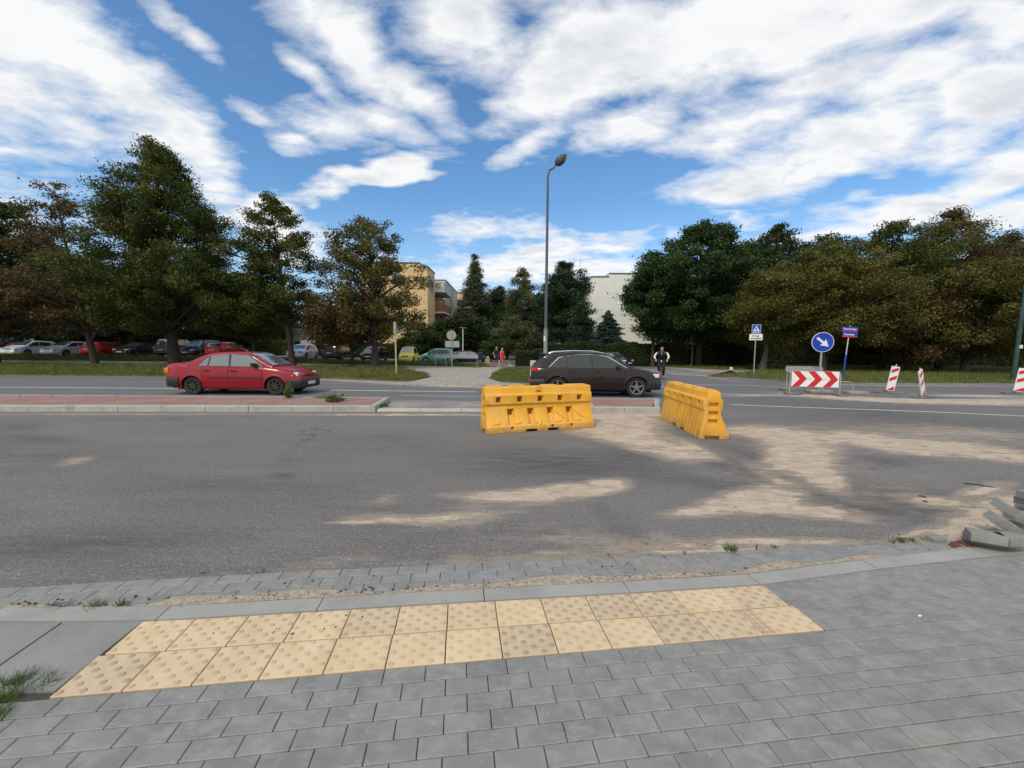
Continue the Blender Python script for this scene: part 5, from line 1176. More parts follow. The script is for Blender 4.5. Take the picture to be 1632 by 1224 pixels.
def person(label, Jp, loc, rz, clothes, hair, shoes, face=(0, -1, 0), handinfo=None, k=1.0):
    """figure faces -Y locally; Jp gives the joints"""
    t = root('person', label, 'person', loc, rz); J = Jp
    hp, ch, nk, hd = (Vector(J[x]) for x in ('hip', 'chest', 'neck', 'head')); f = Vector(face).normalized()
    B = {'hip': (J['hip'], (.145, .10)), 'waist': (tuple(hp*.55+ch*.45), (.125, .09)), 'chest': (J['chest'], (.15, .10)), 'neck': (J['neck'], .055), 'jaw': (tuple(hd - Vector((0, 0, .045)) + f*.018), (.062, .072)), 'head': (tuple(hd + Vector((0, 0, .03))), (.078, .092)), 'crown': (tuple(hd + Vector((0, 0, .085))), (.055, .065))}
    E = [('hip', 'waist'), ('waist', 'chest'), ('chest', 'neck'), ('neck', 'jaw'), ('jaw', 'head'), ('head', 'crown')]
    for s_ in 'LR':
        B.update({'sh'+s_: (J['sh'+s_], .055), 'el'+s_: (J['el'+s_], .040), 'wr'+s_: (J['wr'+s_], .026), 'th'+s_: (J['th'+s_], .085), 'kn'+s_: (J['kn'+s_], .056), 'an'+s_: (J['an'+s_], .038), 'to'+s_: (J['to'+s_], .035)})
        E += [('chest', 'sh'+s_), ('sh'+s_, 'el'+s_), ('el'+s_, 'wr'+s_), ('hip', 'th'+s_), ('th'+s_, 'kn'+s_), ('kn'+s_, 'an'+s_), ('an'+s_, 'to'+s_)]
    parts = [skinmesh(B, E, 'b', M_skin, t)]
    parts.append(skinmesh({'a': (tuple(hd + f*.075 + Vector((0, 0, .012))), .012), 'b': (tuple(hd + f*.102 + Vector((0, 0, -.012))), .014)}, [('a', 'b')], 'n', M_skin, t, 1))
    sd_ = f.cross(Vector((0, 0, 1)))
    for q in (1, -1): parts.append(skinmesh({'a': (tuple(hd + sd_*q*.074 + Vector((0, 0, .02))), .014), 'b': (tuple(hd + sd_*q*.080 + Vector((0, 0, -.015))), .010)}, [('a', 'b')], 'e', M_skin, t, 1))
    for s_ in 'LR':
        w_ = Vector(J['wr'+s_]); e_ = Vector(J['el'+s_]); d = (w_-e_).normalized(); parts += hand(w_ + d*.01, (handinfo or {}).get(s_, d), (0, -1, 0) if not handinfo else (0, 0, -1), t, .8 if handinfo else .45, 1 if s_ == 'L' else -1)
    joinmesh(parts, 'body', t)
    t.scale = (k, k, 1.03 if k > 1 else 1)
    for q in (1, -1):
        mb = MB(); c = hd + f*.079 + sd_*q*.030 + Vector((0, 0, .022)); mb.at(tuple(c)); mb.lathe([(.001, -.008), (.009, -.004), (.011, 0), (.009, .004), (.001, .008)], 8); mb.build('eye', M_blk, t, smooth=60)
    mb = MB(); c = hd + f*.083 + Vector((0, 0, -.050)); mb.tube([tuple(c - sd_*.022), tuple(c + f*.004), tuple(c + sd_*.022)], .004, 6); mb.build('mouth', mat('lips', (.3, .1, .09)), t)
    for nm, m_, JJ, EE in clothes: skinmesh({a: (J[a] if isinstance(a, str) and a in J and p is None else p, r_) for a, p, r_ in JJ}, EE, nm, m_, t)
    for nm, m_, JJ, EE in hair: skinmesh({a: (tuple(hd + f*p[0] + sd_*p[1] + Vector((0, 0, p[2]))), r_) for a, p, r_ in JJ}, EE, nm, m_, t)
    for s_ in 'LR':
        a, b_ = Vector(J['an'+s_]), Vector(J['to'+s_]); skinmesh({'h': (tuple(a + (a-b_).normalized()*.03 - Vector((0, 0, .035))), .042), 'm': (tuple((a+b_)/2 - Vector((0, 0, .012))), .045), 't': (tuple(b_), .038)}, [('h', 'm'), ('m', 't')], 'shoe', shoes, t, 1)
    return t
M_navy = mat('navy cotton', (.012, .017, .05), .9, .2, 8); M_navy2 = mat('dark navy shorts', (.010, .014, .036), .9, .2, 8); M_reddr = mat('bright red dress cloth', (.62, .022, .022), .85, .12, 5)
M_hair = mat('sandy blond hair', (.33, .22, .10), .7, .3, 40); M_hairg = mat('short grey brown hair', (.16, .11, .08), .8, .3, 60); M_shoe = mat('dark shoe', (.03, .026, .024), .6)
# man in mid-stride; local -Y is forward
Jm = dict(hip=(0, 0, .95), chest=(0, -.02, 1.35), neck=(0, -.02, 1.53), head=(0, -.05, 1.66), shL=(.20, 0, 1.45), shR=(-.20, 0, 1.45), elL=(.25, .10, 1.18), elR=(-.27, .03, 1.17), wrL=(.24, -.02, .96), wrR=(-.28, -.08, .95),
    thL=(.10, -.03, .88), thR=(-.10, .03, .88), knL=(.10, -.26, .52), knR=(-.10, .14, .50), anL=(.10, -.28, .09), anR=(-.10, .48, .17), toL=(.11, -.42, .045), toR=(-.11, .40, .05))
cm = [('shirt', M_navy, [('hip', (0, 0, .90), (.175, .125)), ('w', (0, -.01, 1.12), (.165, .125)), ('chest', (0, -.02, 1.34), (.185, .13)), ('neck', (0, -.02, 1.50), .075), ('shL', None, .075), ('shR', None, .075), ('a', (.235, .06, 1.28), .066), ('b', (-.245, .02, 1.27), .066)], [('hip', 'w'), ('w', 'chest'), ('chest', 'neck'), ('chest', 'shL'), ('chest', 'shR'), ('shL', 'a'), ('shR', 'b')]),
    ('shorts', M_navy2, [('hip', (0, 0, .93), (.17, .125)), ('thL', None, .112), ('thR', None, .112), ('a', (.10, -.24, .57), .092), ('b', (-.10, .13, .55), .092)], [('hip', 'thL'), ('hip', 'thR'), ('thL', 'a'), ('thR', 'b')])]
hm = [('hair', M_hairg, [('a', (-.035, 0, .0), (.066, .06)), ('b', (-.022, 0, .07), (.080, .080)), ('c', (-.01, 0, .108), (.05, .05))], [('a', 'b'), ('b', 'c')])]
pm_ = G(790.5, 585.5); person('man in navy t-shirt and dark shorts walking with a woman in red', Jm, (pm_.x, pm_.y, .03), R(48), cm, hm, M_shoe, face=(.35, -1, 0), k=1.14)
Jw = dict(hip=(0, 0, .90), chest=(0, -.01, 1.26), neck=(0, -.01, 1.43), head=(0, -.03, 1.55), shL=(.165, 0, 1.37), shR=(-.165, 0, 1.37), elL=(.21, .05, 1.12), elR=(-.20, -.02, 1.12), wrL=(.24, -.03, .90), wrR=(-.23, -.10, .90),
    thL=(.09, .02, .84), thR=(-.09, -.02, .84), knL=(.08, .10, .48), knR=(-.08, -.16, .49), anL=(.08, .34, .14), anR=(-.08, -.20, .08), toL=(.09, .26, .045), toR=(-.09, -.33, .04))
cw = [('dress', M_reddr, [('chest', (0, -.01, 1.25), (.165, .12)), ('neck', (0, -.01, 1.36), (.10, .07)), ('w', (0, 0, 1.08), (.14, .11)), ('h', (0, 0, .88), (.185, .15)), ('k', (0, -.01, .62), (.20, .19)), ('k2', (0, -.01, .54), (.195, .185)), ('shL', (.15, 0, 1.36), .06), ('shR', (-.15, 0, 1.36), .06), ('a', (.18, .02, 1.27), .055), ('b', (-.18, -.01, 1.27), .055)], [('chest', 'neck'), ('chest', 'w'), ('w', 'h'), ('h', 'k'), ('k', 'k2'), ('chest', 'shL'), ('chest', 'shR'), ('shL', 'a'), ('shR', 'b')])]
hw_ = [('hair', M_hair, [('a', (-.04, 0, -.09), (.085, .05)), ('b', (-.045, 0, .0), (.090, .065)), ('c', (-.02, 0, .07), (.092, .088)), ('d', (0, 0, .112), (.055, .055))], [('a', 'b'), ('b', 'c'), ('c', 'd')])]
pw_ = G(800, 584.8); person('woman with blond hair in a bright red sleeveless dress walking beside the man in navy', Jw, (pw_.x, pw_.y, .03), R(40), cw, hw_, M_shoe, face=(-.3, -1, 0), k=1.14)
# cyclist riding towards the road
M_jkt = mat('black tracksuit', (.012, .012, .015), .8, .2, 8); M_slv = mat('white sleeve stripe', (.70, .71, .73), .8, .06, 8); M_cap = mat('pale tan cap', (.50, .36, .28), .8)
Jc = dict(hip=(0, .30, 1.02), chest=(0, .02, 1.38), neck=(0, -.06, 1.53), head=(0, -.13, 1.65), shL=(.20, 0, 1.46), shR=(-.20, 0, 1.46), elL=(.33, -.10, 1.22), elR=(-.35, -.10, 1.22), wrL=(.27, -.36, 1.06), wrR=(-.27, -.36, 1.06),
    thL=(.10, .26, .95), thR=(-.10, .26, .95), knL=(.13, -.06, .55), knR=(-.14, -.12, .72), anL=(.12, .10, .16), anR=(-.12, .06, .40), toL=(.12, -.04, .10), toR=(-.12, -.08, .34))
cc = [('jacket', M_jkt, [('chest', None, (.20, .14)), ('hip', (0, .27, 1.03), (.175, .14)), ('neck', (0, -.05, 1.50), .07), ('shL', None, .08), ('shR', None, .08), ('elL', None, .062), ('elR', None, .062), ('wL', (.285, -.32, 1.075), .045), ('wR', (-.285, -.32, 1.075), .045)], [('chest', 'hip'), ('chest', 'neck'), ('chest', 'shL'), ('chest', 'shR'), ('shL', 'elL'), ('shR', 'elR'), ('elL', 'wL'), ('elR', 'wR')]),
    ('sleeve_stripe', M_slv, [('a', (.245, -.03, 1.47), .055), ('b', (.365, -.13, 1.24), .050), ('c', (.31, -.33, 1.10), .036)], [('a', 'b'), ('b', 'c')]), ('sleeve_stripe', M_slv, [('a', (-.245, -.03, 1.47), .055), ('b', (-.385, -.13, 1.24), .050), ('c', (-.31, -.33, 1.10), .036)], [('a', 'b'), ('b', 'c')]),
    ('trousers', M_jkt, [('hip', (0, .28, .99), (.165, .13)), ('thL', None, .105), ('thR', None, .105), ('knL', None, .08), ('knR', None, .08), ('aL', (.12, .09, .20), .062), ('aR', (-.12, .05, .44), .062)], [('hip', 'thL'), ('hip', 'thR'), ('thL', 'knL'), ('thR', 'knR'), ('knL', 'aL'), ('knR', 'aR')])]
hc = [('hair', M_cap, [('b', (-.01, 0, .075), (.086, .092)), ('c', (-.01, 0, .115), (.055, .06))], [('b', 'c')])]
pc = G(1056, 605.5); rzc = R(-21)
person('cyclist in black tracksuit with white sleeve stripes riding toward the road', Jc, (pc.x, pc.y+.25, .03), rzc, cc, hc, M_shoe, handinfo={'L': (.1, -.9, -.3), 'R': (-.1, -.9, -.3)})
t = root('bicycle', 'dark bicycle with reddish front tyre ridden by the cyclist', 'bicycle', (pc.x, pc.y+.25, .03), rzc); M_fr = mat('dark bicycle frame', (.03, .03, .035), .4); M_rt = mat('rust red tyre', (.20, .06, .05), .8)
for y, m_ in ((-.55, M_rt), (.52, M_tyre)):
    mb = MB(); mb.at((0, y, .345)); mb.tube([(0, .33*math.cos(a), .33*math.sin(a)) for a in np.linspace(0, 2*math.pi, 37)], .02, 8, False); wq = mb.build('wheel', m_, t, smooth=60)
    mb = MB(); mb.at((0, y, .345))
    for k in range(14): a = k*math.pi/7; mb.tube([(.03 if k % 2 else -.03, 0, 0), (0, .32*math.cos(a), .32*math.sin(a))], .0015, 4)
    mb.tube([(-.05, 0, 0), (.05, 0, 0)], .018, 8); mb.build('spokes', M_galv, wq)
mb = MB()
for a, b_ in (((0, -.42, .88), (0, .06, .30)), ((0, -.40, .80), (0, .20, .86)), ((0, .06, .30), (0, .24, .93)), ((.05, .52, .345), (.03, .20, .84)), ((-.05, .52, .345), (-.03, .20, .84)), ((.05, .52, .345), (.02, .06, .30)), ((-.05, .52, .345), (-.02, .06, .30))): mb.tube([a, b_], .016, 8)
mb.build('frame', M_fr, t, smooth=50); mb = MB()
mb.tube([(.05, -.55, .345), (.05, -.46, .68), (0, -.44, .74), (-.05, -.46, .68), (-.05, -.55, .345)], .013, 8); mb.tube([(0, -.44, .72), (0, -.38, 1.05)], .015, 8); mb.build('fork', M_fr, t, smooth=50)
mb = MB(); mb.tube([(-.31, -.40, 1.03), (-.12, -.42, 1.06), (.12, -.42, 1.06), (.31, -.40, 1.03)], .013, 8); mb.build('handlebar', M_fr, t, smooth=50)
mb = MB(); mb.at((0, -.48, 1.0)); mb.lathe([(0, 0), (.035, .0), (.04, .03), (0, .05)], 12, 'Y'); mb.build('headlight', M_wht, t, smooth=40)
mb = MB(); mb.box((-.07, .16, .92), (.07, .40, .97), .02); mb.build('saddle', M_fr, t, smooth=50)
mb = MB(); mb.tube([(.03, .06, .30), (.10, .02, .14), (.16, .02, .14)], .012, 6); mb.tube([(-.03, .06, .30), (-.10, .04, .38), (-.16, .04, .38)], .012, 6); mb.build('pedals', M_fr, t)

# ------------------------------------------------------------------ buildings
def facade(c, dirt): return mat('render ' + str(c[0]), c, .9, .06, .35, .3, 12, dirt=dirt)
M_yw = facade((.68, .50, .26), ((.50, .37, .20), .5, .5, .4)); M_cr = facade((.60, .57, .50), ((.36, .33, .27), .6, .5, .5)); M_ww = facade((.74, .755, .70), ((.48, .50, .44), .4, .5, .45))
M_win = glassmat('window glass', (.02, .022, .025), .08); M_roofm = mat('roof edge metal', (.10, .10, .11), .5); M_balc = mat('balcony concrete', (.52, .52, .5), .8); M_or = mat('orange brown balcony panel', (.30, .12, .04), .7); M_wf = mat('window frame white', (.6, .6, .58), .5)
def block3(t, a, b_, m_, name='wall'): mb = MB(); mb.box(a, b_); return mb.build(name, m_, t)
def window(t, plane, c0, c1, z0, z1, w_, sgn=1):       # plane 'y': faces -y at depth w_; plane 'x': faces +x at w_
    mb = MB()
    if plane == 'y': mb.box((c0, w_-.02, z0), (c1, w_+.1, z1)); f = mb.build('window', M_wf, t); mb = MB(); mb.box((c0+.07, w_-.035, z0+.07), ((c0+c1)/2-.03, w_-.022, z1-.07)); mb.box(((c0+c1)/2+.03, w_-.035, z0+.07), (c1-.07, w_-.022, z1-.07))
    else: mb.box((w_-.1, c0, z0), (w_+.02, c1, z1)); f = mb.build('window', M_wf, t); mb = MB(); mb.box((w_+.022, c0+.07, z0+.07), (w_+.035, (c0+c1)/2-.03, z1-.07)); mb.box((w_+.022, (c0+c1)/2+.03, z0+.07), (w_+.035, c1-.07, z1-.07))
    mb.build('pane', M_win, f)
def coping(t, x0, x1, y0, y1, z): mb = MB(); mb.box((x0-.08, y0-.08, z), (x1+.08, y1+.08, z+.12)); mb.build('roof', M_roofm, t)
xs0 = AY(574, 420, 51).x; xs1 = AY(681, 422, 50).x; zt1 = AY(634, 419.5, 51).z; zt2 = AY(673, 425, 50).z
t = root('apartment_building', 'yellow apartment block with dark edged flat roof and stacked side balconies', 'building', (xs1, 50, 0))
X = lambda x: x - xs1
block3(t, (X(xs0), 1.0, -.5), (-1.15, 4.6, zt1), M_yw); block3(t, (-1.16, 0, -.5), (0, 4.6, zt2), M_yw); coping(t, X(xs0), -1.2, 1.0, 4.6, zt1); coping(t, -1.07, 0, 0, 4.6, zt2)
block3(t, (X(xs0), 4.61, -.5), (-1.6, 11, zt1-.5), M_yw); coping(t, X(xs0), -1.7, 4.7, 11, zt1-.5)
window(t, 'x', 1.3, 3.4, 8.7, 10.6, 0); window(t, 'x', 1.6, 3.2, 3.2, 4.6, 0); window(t, 'x', 1.6, 3.2, .7, 2.0, 0)
for k in range(2): 
    for z0 in (1.1, 3.9, 6.7, 9.4): window(t, 'y', X(xs0)+1.2+k*2.6, X(xs0)+2.6+k*2.6, z0, z0+1.4, 1.0)
block3(t, (-.95, 8.0, -.5), (.15, 10.9, 8.9), M_yw, 'pier')
for z0, mm in ((9.3, 'glass'), (6.55, 'or'), (3.75, 'or')):
    mb = MB(); mb.box((-1.58, 4.7, z0-.22), (1.35, 10.9, z0)); sl_ = mb.build('balcony', M_balc, t)
    mb = MB(); mb.box((-1.5, 4.78, z0+.08), (1.28, 4.82, z0+1.0)); mb.box((1.25, 4.8, z0+.08), (1.29, 10.8, z0+1.0)); mb.build('railing_panel', M_balc if mm == 'glass' else M_or, sl_)
    mb = MB(); [mb.tube([(x, 4.76, z0), (x, 4.76, z0+1.1)], .03, 6) for x in (-1.5, -.5, .4, 1.29)]; mb.tube([(-1.55, 4.76, z0+1.08), (1.32, 4.76, z0+1.08)], .03, 6); mb.build('rail', M_roofm, sl_)
for z0 in (.9, 3.9, 6.7): block3(t, (-1.595, 6, z0), (-1.57, 7.9, z0+2.0), M_win, 'balcony_door')
t2 = root('apartment_building', 'cream grey apartment block behind the yellow one with small square side windows', 'building', (-9.95, 61.2, 0))
zt = AY(700, 446.5, 61).z; block3(t2, (-12, 0, -.5), (0, 13, zt), M_cr); coping(t2, -12, 0, 0, 13, zt)
for y in (2.2, 5.6, 9.0): 
    for z0 in (1.2, 4.0, 6.8): window(t2, 'x', y, y+.9, z0, z0+1.1, 0)
t3 = root('apartment_building', 'far yellow ochre block glimpsed behind the larch, beyond the cream one', 'building', (-8.6, 76, 0)); zt = AY(738, 467, 76).z; block3(t3, (-12, 0, -.5), (0.0, 12, zt), M_yw); coping(t3, -12, 0, 0, 12, zt)
for z0 in (1.2, 4.0, 6.8): window(t3, 'x', 3, 5, z0, z0+1.4, 0)
for z0 in (1.2, 4.0, 6.8, 9.4): window(t3, 'y', -1.6, -.4, z0, z0+1.3, 0)
# white block on the right
xa = AY(939, 500, 56).x; xb = xa + 17; za_ = AY(955, 441.5, 56).z; zb2 = AY(990, 436.5, 56).z; xm = AY(971, 440, 56).x
t4 = root('apartment_building', 'white blank-walled apartment block with stepped roofline between pine and maple', 'building', (xa, 56, 0)); W2 = lambda x: x - xa
mb = MB(); mb.prism([(0, .9), (.12, .4), (.45, .08), (.9, 0), (W2(xm), 0), (W2(xm), 12), (0, 12)], -.5, za_); mb.build('wall', M_ww, t4, smooth=None); mb = MB(); mb.prism([(-.06, .9), (.06, .35), (.4, .0), (.9, -.08), (W2(xm)-.02, -.08), (W2(xm)-.02, 12.1), (-.06, 12.1)], za_, za_+.12); mb.build('roof', M_roofm, t4)
block3(t4, (W2(xm)+.005, -.05, -.5), (17, 12, zb2), M_ww); coping(t4, W2(xm)+.09, 17, -.05, 12, zb2)
for z0 in (9.2, 6.4, 3.6): mb = MB(); mb.box((W2(xm)-.22, -.04, z0), (W2(xm)-.08, -.005, z0+.22)); mb.build('wall_vent', M_roofm, t4)
zw = AY(928, 473, 61).z; xw = AY(922, 500, 61).x
block3(t4, (W2(xw)-3, 5.2, -.5), (-.62, 12, zw), M_ww); coping(t4, W2(xw)-3, -.70, 5.2, 12, zw)
for z0 in (7.6, 4.9, 2.2):
    mb = MB(); mb.box((-1.1, 1.2, z0-.2), (-.02, 5.1, z0)); sl_ = mb.build('balcony', M_balc, t4); mb = MB(); mb.box((-1.08, 1.15, z0+.05), (-.03, 1.19, z0+1.0)); mb.box((-1.1, 1.2, z0+.05), (-1.06, 5.0, z0+1.0)); mb.build('railing_panel', M_cr, sl_)
block3(t4, (-.6, 5.2, -.5), (-.01, 12, za_-.6), M_win, 'stair_glazing')
mb = MB(); mb.tube([(-.4, 6, za_-.6), (-.4, 6, za_+3.6)], .03, 6); mb.build('aerial', M_roofm, t4)
# low cream building and white fence seen under the trees on the left
p0 = AY(452, 540, 60); p1 = AY(512, 540, 60); t5 = root('low_building', 'low cream building glimpsed under the crowns behind the silver blue hatchback', 'building', (p0.x, 60, 0)); ww = p1.x-p0.x
block3(t5, (0, 0, -.5), (ww, 7, 4.6), M_cr); coping(t5, 0, ww, 0, 7, 4.6); window(t5, 'y', ww*.62, ww*.80, 1.6, 3.0, 0); window(t5, 'y', ww*.12, ww*.28, 1.6, 3.0, 0)
p0 = AY(430, 545, 53); p1 = AY(508, 545, 53); t6 = root('fence', 'low white and grey panel fence beyond the hedge behind the parked hatchback', 'fence', (p0.x, 53, .3)); ww = p1.x-p0.x
z0, z1 = AY(450, 550, 53).z-.3, AY(450, 541, 53).z-.3
for x0 in np.arange(0, ww-.1, ww/4):
    mb = MB(); mb.box((x0+.03, -.03, z0*.0), (x0+ww/4-.03, .03, z0)); mb.build('panel', M_ww, t6)
mb = MB(); mb.box((0, -.07, z0+.05), (ww*.34, .05, z1)); mb.box((ww*.55, -.07, z0+.05), (ww, .05, z1-.1)); mb.build('upper_board', M_concl, t6); mb = MB(); [mb.box((x-.03, -.05, 0), (x+.03, .05, z1)) for x in np.linspace(0, ww, 5)]; mb.build('post', M_back, t6)
t = root('car_park_wall', 'low pale concrete wall at the edge of the car park left of the silver blue hatchback', 'wall', (AY(420, 570, 46).x, 46, .1)); mb = MB(); mb.box((0, 0, 0), (4.6, .2, .55), .02); mb.build('wall', M_concl, t, smooth=40)
# ------------------------------------------------------------------ trees
M_bark = mat('dark bark', (.045, .036, .028), .95, .3, 3, .9, 14); M_barkg = mat('grey brown bark', (.11, .095, .075), .95, .25, 3, .9, 14); M_birch = mat('birch bark', (.42, .41, .38), .8, .1, 3, dirt=((.04, .04, .04), 2.5, .55, .9))
LM = dict(lime=leafmat('lime leaves', [(0.022, 0.036, 0.006), (0.050, 0.072, 0.012), (0.098, 0.112, 0.020), (0.165, 0.125, 0.030)]),
    olive=leafmat('olive chestnut leaves', [(.033, .040, .009), (.080, .084, .018), (.140, .136, .030), (.195, .145, .042)]),
    brown=leafmat('rust brown chestnut leaves', [(.036, .030, .011), (.088, .066, .022), (.135, .085, .034), (.085, .092, .024)]),
    maple=leafmat('maple leaves', [(0.012, 0.027, 0.009), (0.027, 0.057, 0.015), (0.053, 0.093, 0.024), (0.068, 0.105, 0.030)]),
    dark=leafmat('deep green leaves', [(0.011, 0.019, 0.007), (0.021, 0.039, 0.012), (0.045, 0.063, 0.021), (0.060, 0.075, 0.024)]),
    pine=leafmat('pine needles', [(0.012, 0.027, 0.013), (0.024, 0.048, 0.021), (0.045, 0.075, 0.033), (0.068, 0.090, 0.042)], .1),
    larch=leafmat('larch needles', [(0.030, 0.042, 0.021), (0.053, 0.072, 0.033), (0.083, 0.098, 0.045), (0.120, 0.120, 0.060)], .15),
    birch=leafmat('birch leaves', [(0.038, 0.053, 0.018), (0.083, 0.102, 0.039), (0.135, 0.150, 0.063), (0.195, 0.188, 0.075)], .3),
    spruce=leafmat('blue spruce needles', [(0.018, 0.039, 0.030), (0.033, 0.068, 0.054), (0.075, 0.112, 0.098), (0.105, 0.150, 0.135)], .1),
    shrub=leafmat('shrub leaves', [(0.015, 0.030, 0.007), (0.033, 0.063, 0.015), (0.068, 0.105, 0.027), (0.105, 0.128, 0.038)]))
def shape(kind, t):
    t = np.clip(t, 0, 1)
    if kind == 'round': return np.sqrt(np.clip(1-(2*t-.95)**2, .02, 1))
    if kind == 'egg': return np.clip(np.interp(t, [0, .12, .3, .5, .7, .88, 1], [.55, .92, 1, .88, .62, .34, .08]), 0, 1)
    if kind == 'cone': return np.interp(t, [0, .08, .25, .6, 1], [.75, 1, .85, .45, .02])
    if kind == 'vase': return np.interp(t, [0, .2, .5, .75, .92, 1], [.6, .9, 1., .85, .55, .15])
    if kind == 'col': return np.interp(t, [0, .2, .5, .8, 1], [.8, 1, .95, .7, .15])
def tree(name, label, x, y, h, cr, cb, kind, leaf, seed, n=22000, ls=.15, clump=.55, ncl=170, trunk=.22, bark=None, sparse=0.0, lean=(0, 0), z0=None, droop=0.0, cat='tree', group=None, flat=.72, limbs=26, shell=.55, tops=1.0):
    n = int(n*2.3); ls = ls*.98; clump = clump*1.12; r = np.random.default_rng(seed); z0 = TZ(x, y) if z0 is None else z0; t = root(name, label, cat, (x, y, z0), 0, group)
    top = np.array([lean[0], lean[1], h*.96])
    def axis(q): q = np.asarray(q)[..., None]; return np.concatenate([q*lean[0] + .12*np.sin(q*5+seed)*cr*.12, q*lean[1] + 0*q, q*h], -1)
    # clumps sit towards the outside of the crown, with lobes that break the outline
    tt_ = r.beta(1.25, 1.15, ncl); ang = r.uniform(0, 2*math.pi, ncl); lobes = 1 + .16*np.sin(ang*3+seed) + .12*np.sin(ang*5+tt_*9+seed) + .10*np.sin(tt_*14+seed*2+ang)
    rad = cr*shape(kind, tt_)*lobes*(shell + (1-shell)*r.uniform(0, 1, ncl)**.5)*r.uniform(.80, 1.08, ncl); rad = rad*np.where(r.uniform(0, 1, ncl) < .22, r.uniform(.2, .7, ncl), 1)
    zc = cb + (h-cb)*tt_*tops; ax = axis(zc/h); C = ax + np.stack([rad*np.cos(ang), rad*np.sin(ang), -droop*rad*.6 + r.normal(0, .2, ncl)], 1)
    cs = clump*(.55 + .75*r.uniform(0, 1, ncl))*(1 - .45*np.clip(tt_-.6, 0, 1)/.4)
    wgt = cs**2; wgt /= wgt.sum(); cnt = r.multinomial(n, wgt); ci = np.repeat(np.arange(ncl), cnt); N = len(ci)
    d = r.normal(0, 1, (N, 3)); d /= np.linalg.norm(d, axis=1)[:, None]; d *= (r.uniform(0, 1, N)**.42)[:, None]
    # leaves hang in short sprays along the direction away from the trunk
    outv = np.stack([np.cos(ang), np.sin(ang), 0*ang + .15 - droop], 1)[ci]
    L = C[ci] + d*cs[ci][:, None]*np.array([1, 1, flat]) + outv*(r.normal(0, .45, N)*cs[ci])[:, None]
    L[:, 2] = np.maximum(L[:, 2], .5)
    nrm = r.normal(0, 1, (N, 3)) + np.array([0, 0, 1.0]); nrm /= np.linalg.norm(nrm, axis=1)[:, None]
    a = np.cross(nrm, r.normal(0, 1, (N, 3))); a /= np.linalg.norm(a, axis=1)[:, None]; b_ = np.cross(nrm, a); s_ = ls*r.uniform(.6, 1.35, N)[:, None]
    Vv = np.stack([L-a*s_*.55, L+b_*s_*.34+nrm*s_*.06, L+a*s_*.6, L-b_*s_*.34+nrm*s_*.06], 1).reshape(-1, 3)
    tint = np.clip(r.beta(.8, 1.1, ncl)[ci]*.75 + r.uniform(0, 1, N)*.25, 0, 1)
    fastmesh('crown', Vv, np.arange(4*N).reshape(-1, 4), LM[leaf], t, tint={'tint': np.repeat(tint, 4)})
    mb = MB(); k = 9; mb.tube([tuple(axis(q)*np.array([1, 1, 1]) - np.array([0, 0, .15 if q == 0 else 0])) for q in np.linspace(0, .97, k)], [trunk*(1.25 if i == 0 else 1 - .93*i/(k-1)) for i in range(k)], 9)
    pick = r.choice(ncl, min(limbs, ncl), replace=False)
    for j in pick:
        e = C[j]; q = max(.12, (e[2] - np.hypot(e[0]-ax[j, 0], e[1]-ax[j, 1])*.55*(1 if droop < .3 else 0))/h); q = min(q, .93); s0 = axis(q); m1 = s0*.55 + e*.45 + np.array([0, 0, .25*(0 if droop > .3 else 1)]) + r.normal(0, .12, 3)
        r0 = trunk*.42*(1-q*.75); mb.tube([tuple(s0), tuple(m1), tuple(e)], [r0, r0*.55, .012], 6, False)
        for _ in range(3):
            e2 = e + r.normal(0, .35, 3)*clump; mb.tube([tuple(m1*.5+e*.5), tuple(e2)], [r0*.35, .008], 4, False)
    mb.build('trunk', bark or M_bark, t, smooth=60); return t
def T_(px_, Y, top_py, halfpx, base_py, **kw):   # helper: real sizes from the place a tree has at distance Y
    p = AY(px_, 560, Y); z0 = TZ(p.x, Y); h = AY(px_, top_py, Y).z - z0; cr = halfpx/FPX*Y; cb = AY(px_, base_py, Y).z - z0; return dict(x=p.x, y=Y, h=h, cr=cr, cb=max(.9, cb), **kw)
G1 = 'row of trees on the left verge'
tree('chestnut_tree', 'rust brown horse chestnut at the left edge with its crown over the bin shelters', **T_(-10, 34, 425, 125, 520, kind='round', leaf='brown', seed=1, n=32000, ncl=260, trunk=.28, group=G1))
tree('chestnut_tree', 'thin browning tree whose bare-twigged top leans left of the tallest tree', **T_(150, 33.5, 292, 78, 525, kind='egg', leaf='brown', seed=2, n=8500, ncl=120, clump=.62, trunk=.24, lean=(-2.3, 0), group=G1, limbs=60))
tree('lime_tree', 'tallest dense dark tree on the left, behind the red saloon', **T_(278, 33.5, 230, 104, 528, kind='egg', leaf='lime', seed=3, n=54000, ncl=420, clump=.72, trunk=.40, lean=(-.7, 0), group=G1, limbs=60))
tree('lime_tree', 'slender open-crowned tree right of the tallest one, sky showing through its top', **T_(468, 33, 312, 74, 505, kind='egg', leaf='lime', seed=4, n=14000, ncl=140, clump=.6, trunk=.24, lean=(-1.5, 0), group=G1, limbs=60))
tree('lime_tree', 'low brownish bushy crown between the tallest tree and the slender one', **T_(405, 36, 438, 72, 535, kind='round', leaf='olive', seed=5, n=20000, ncl=120, clump=.7, trunk=.18))
tree('chestnut_tree', 'spreading tree with brown lower crown and open upright top in front of the yellow flats', **T_(598, 32, 350, 70, 528, kind='vase', leaf='olive', seed=6, n=12500, ncl=160, clump=.58, trunk=.27, lean=(-.3, 0), group=G1, limbs=80))
tree('chestnut_tree', 'low rust brown crown under the open-topped tree beside the dark cars', **T_(560, 33.5, 468, 72, 545, kind='round', leaf='brown', seed=7, n=16000, ncl=200, clump=.66, trunk=.2))
G2 = 'dark trees behind the car park'
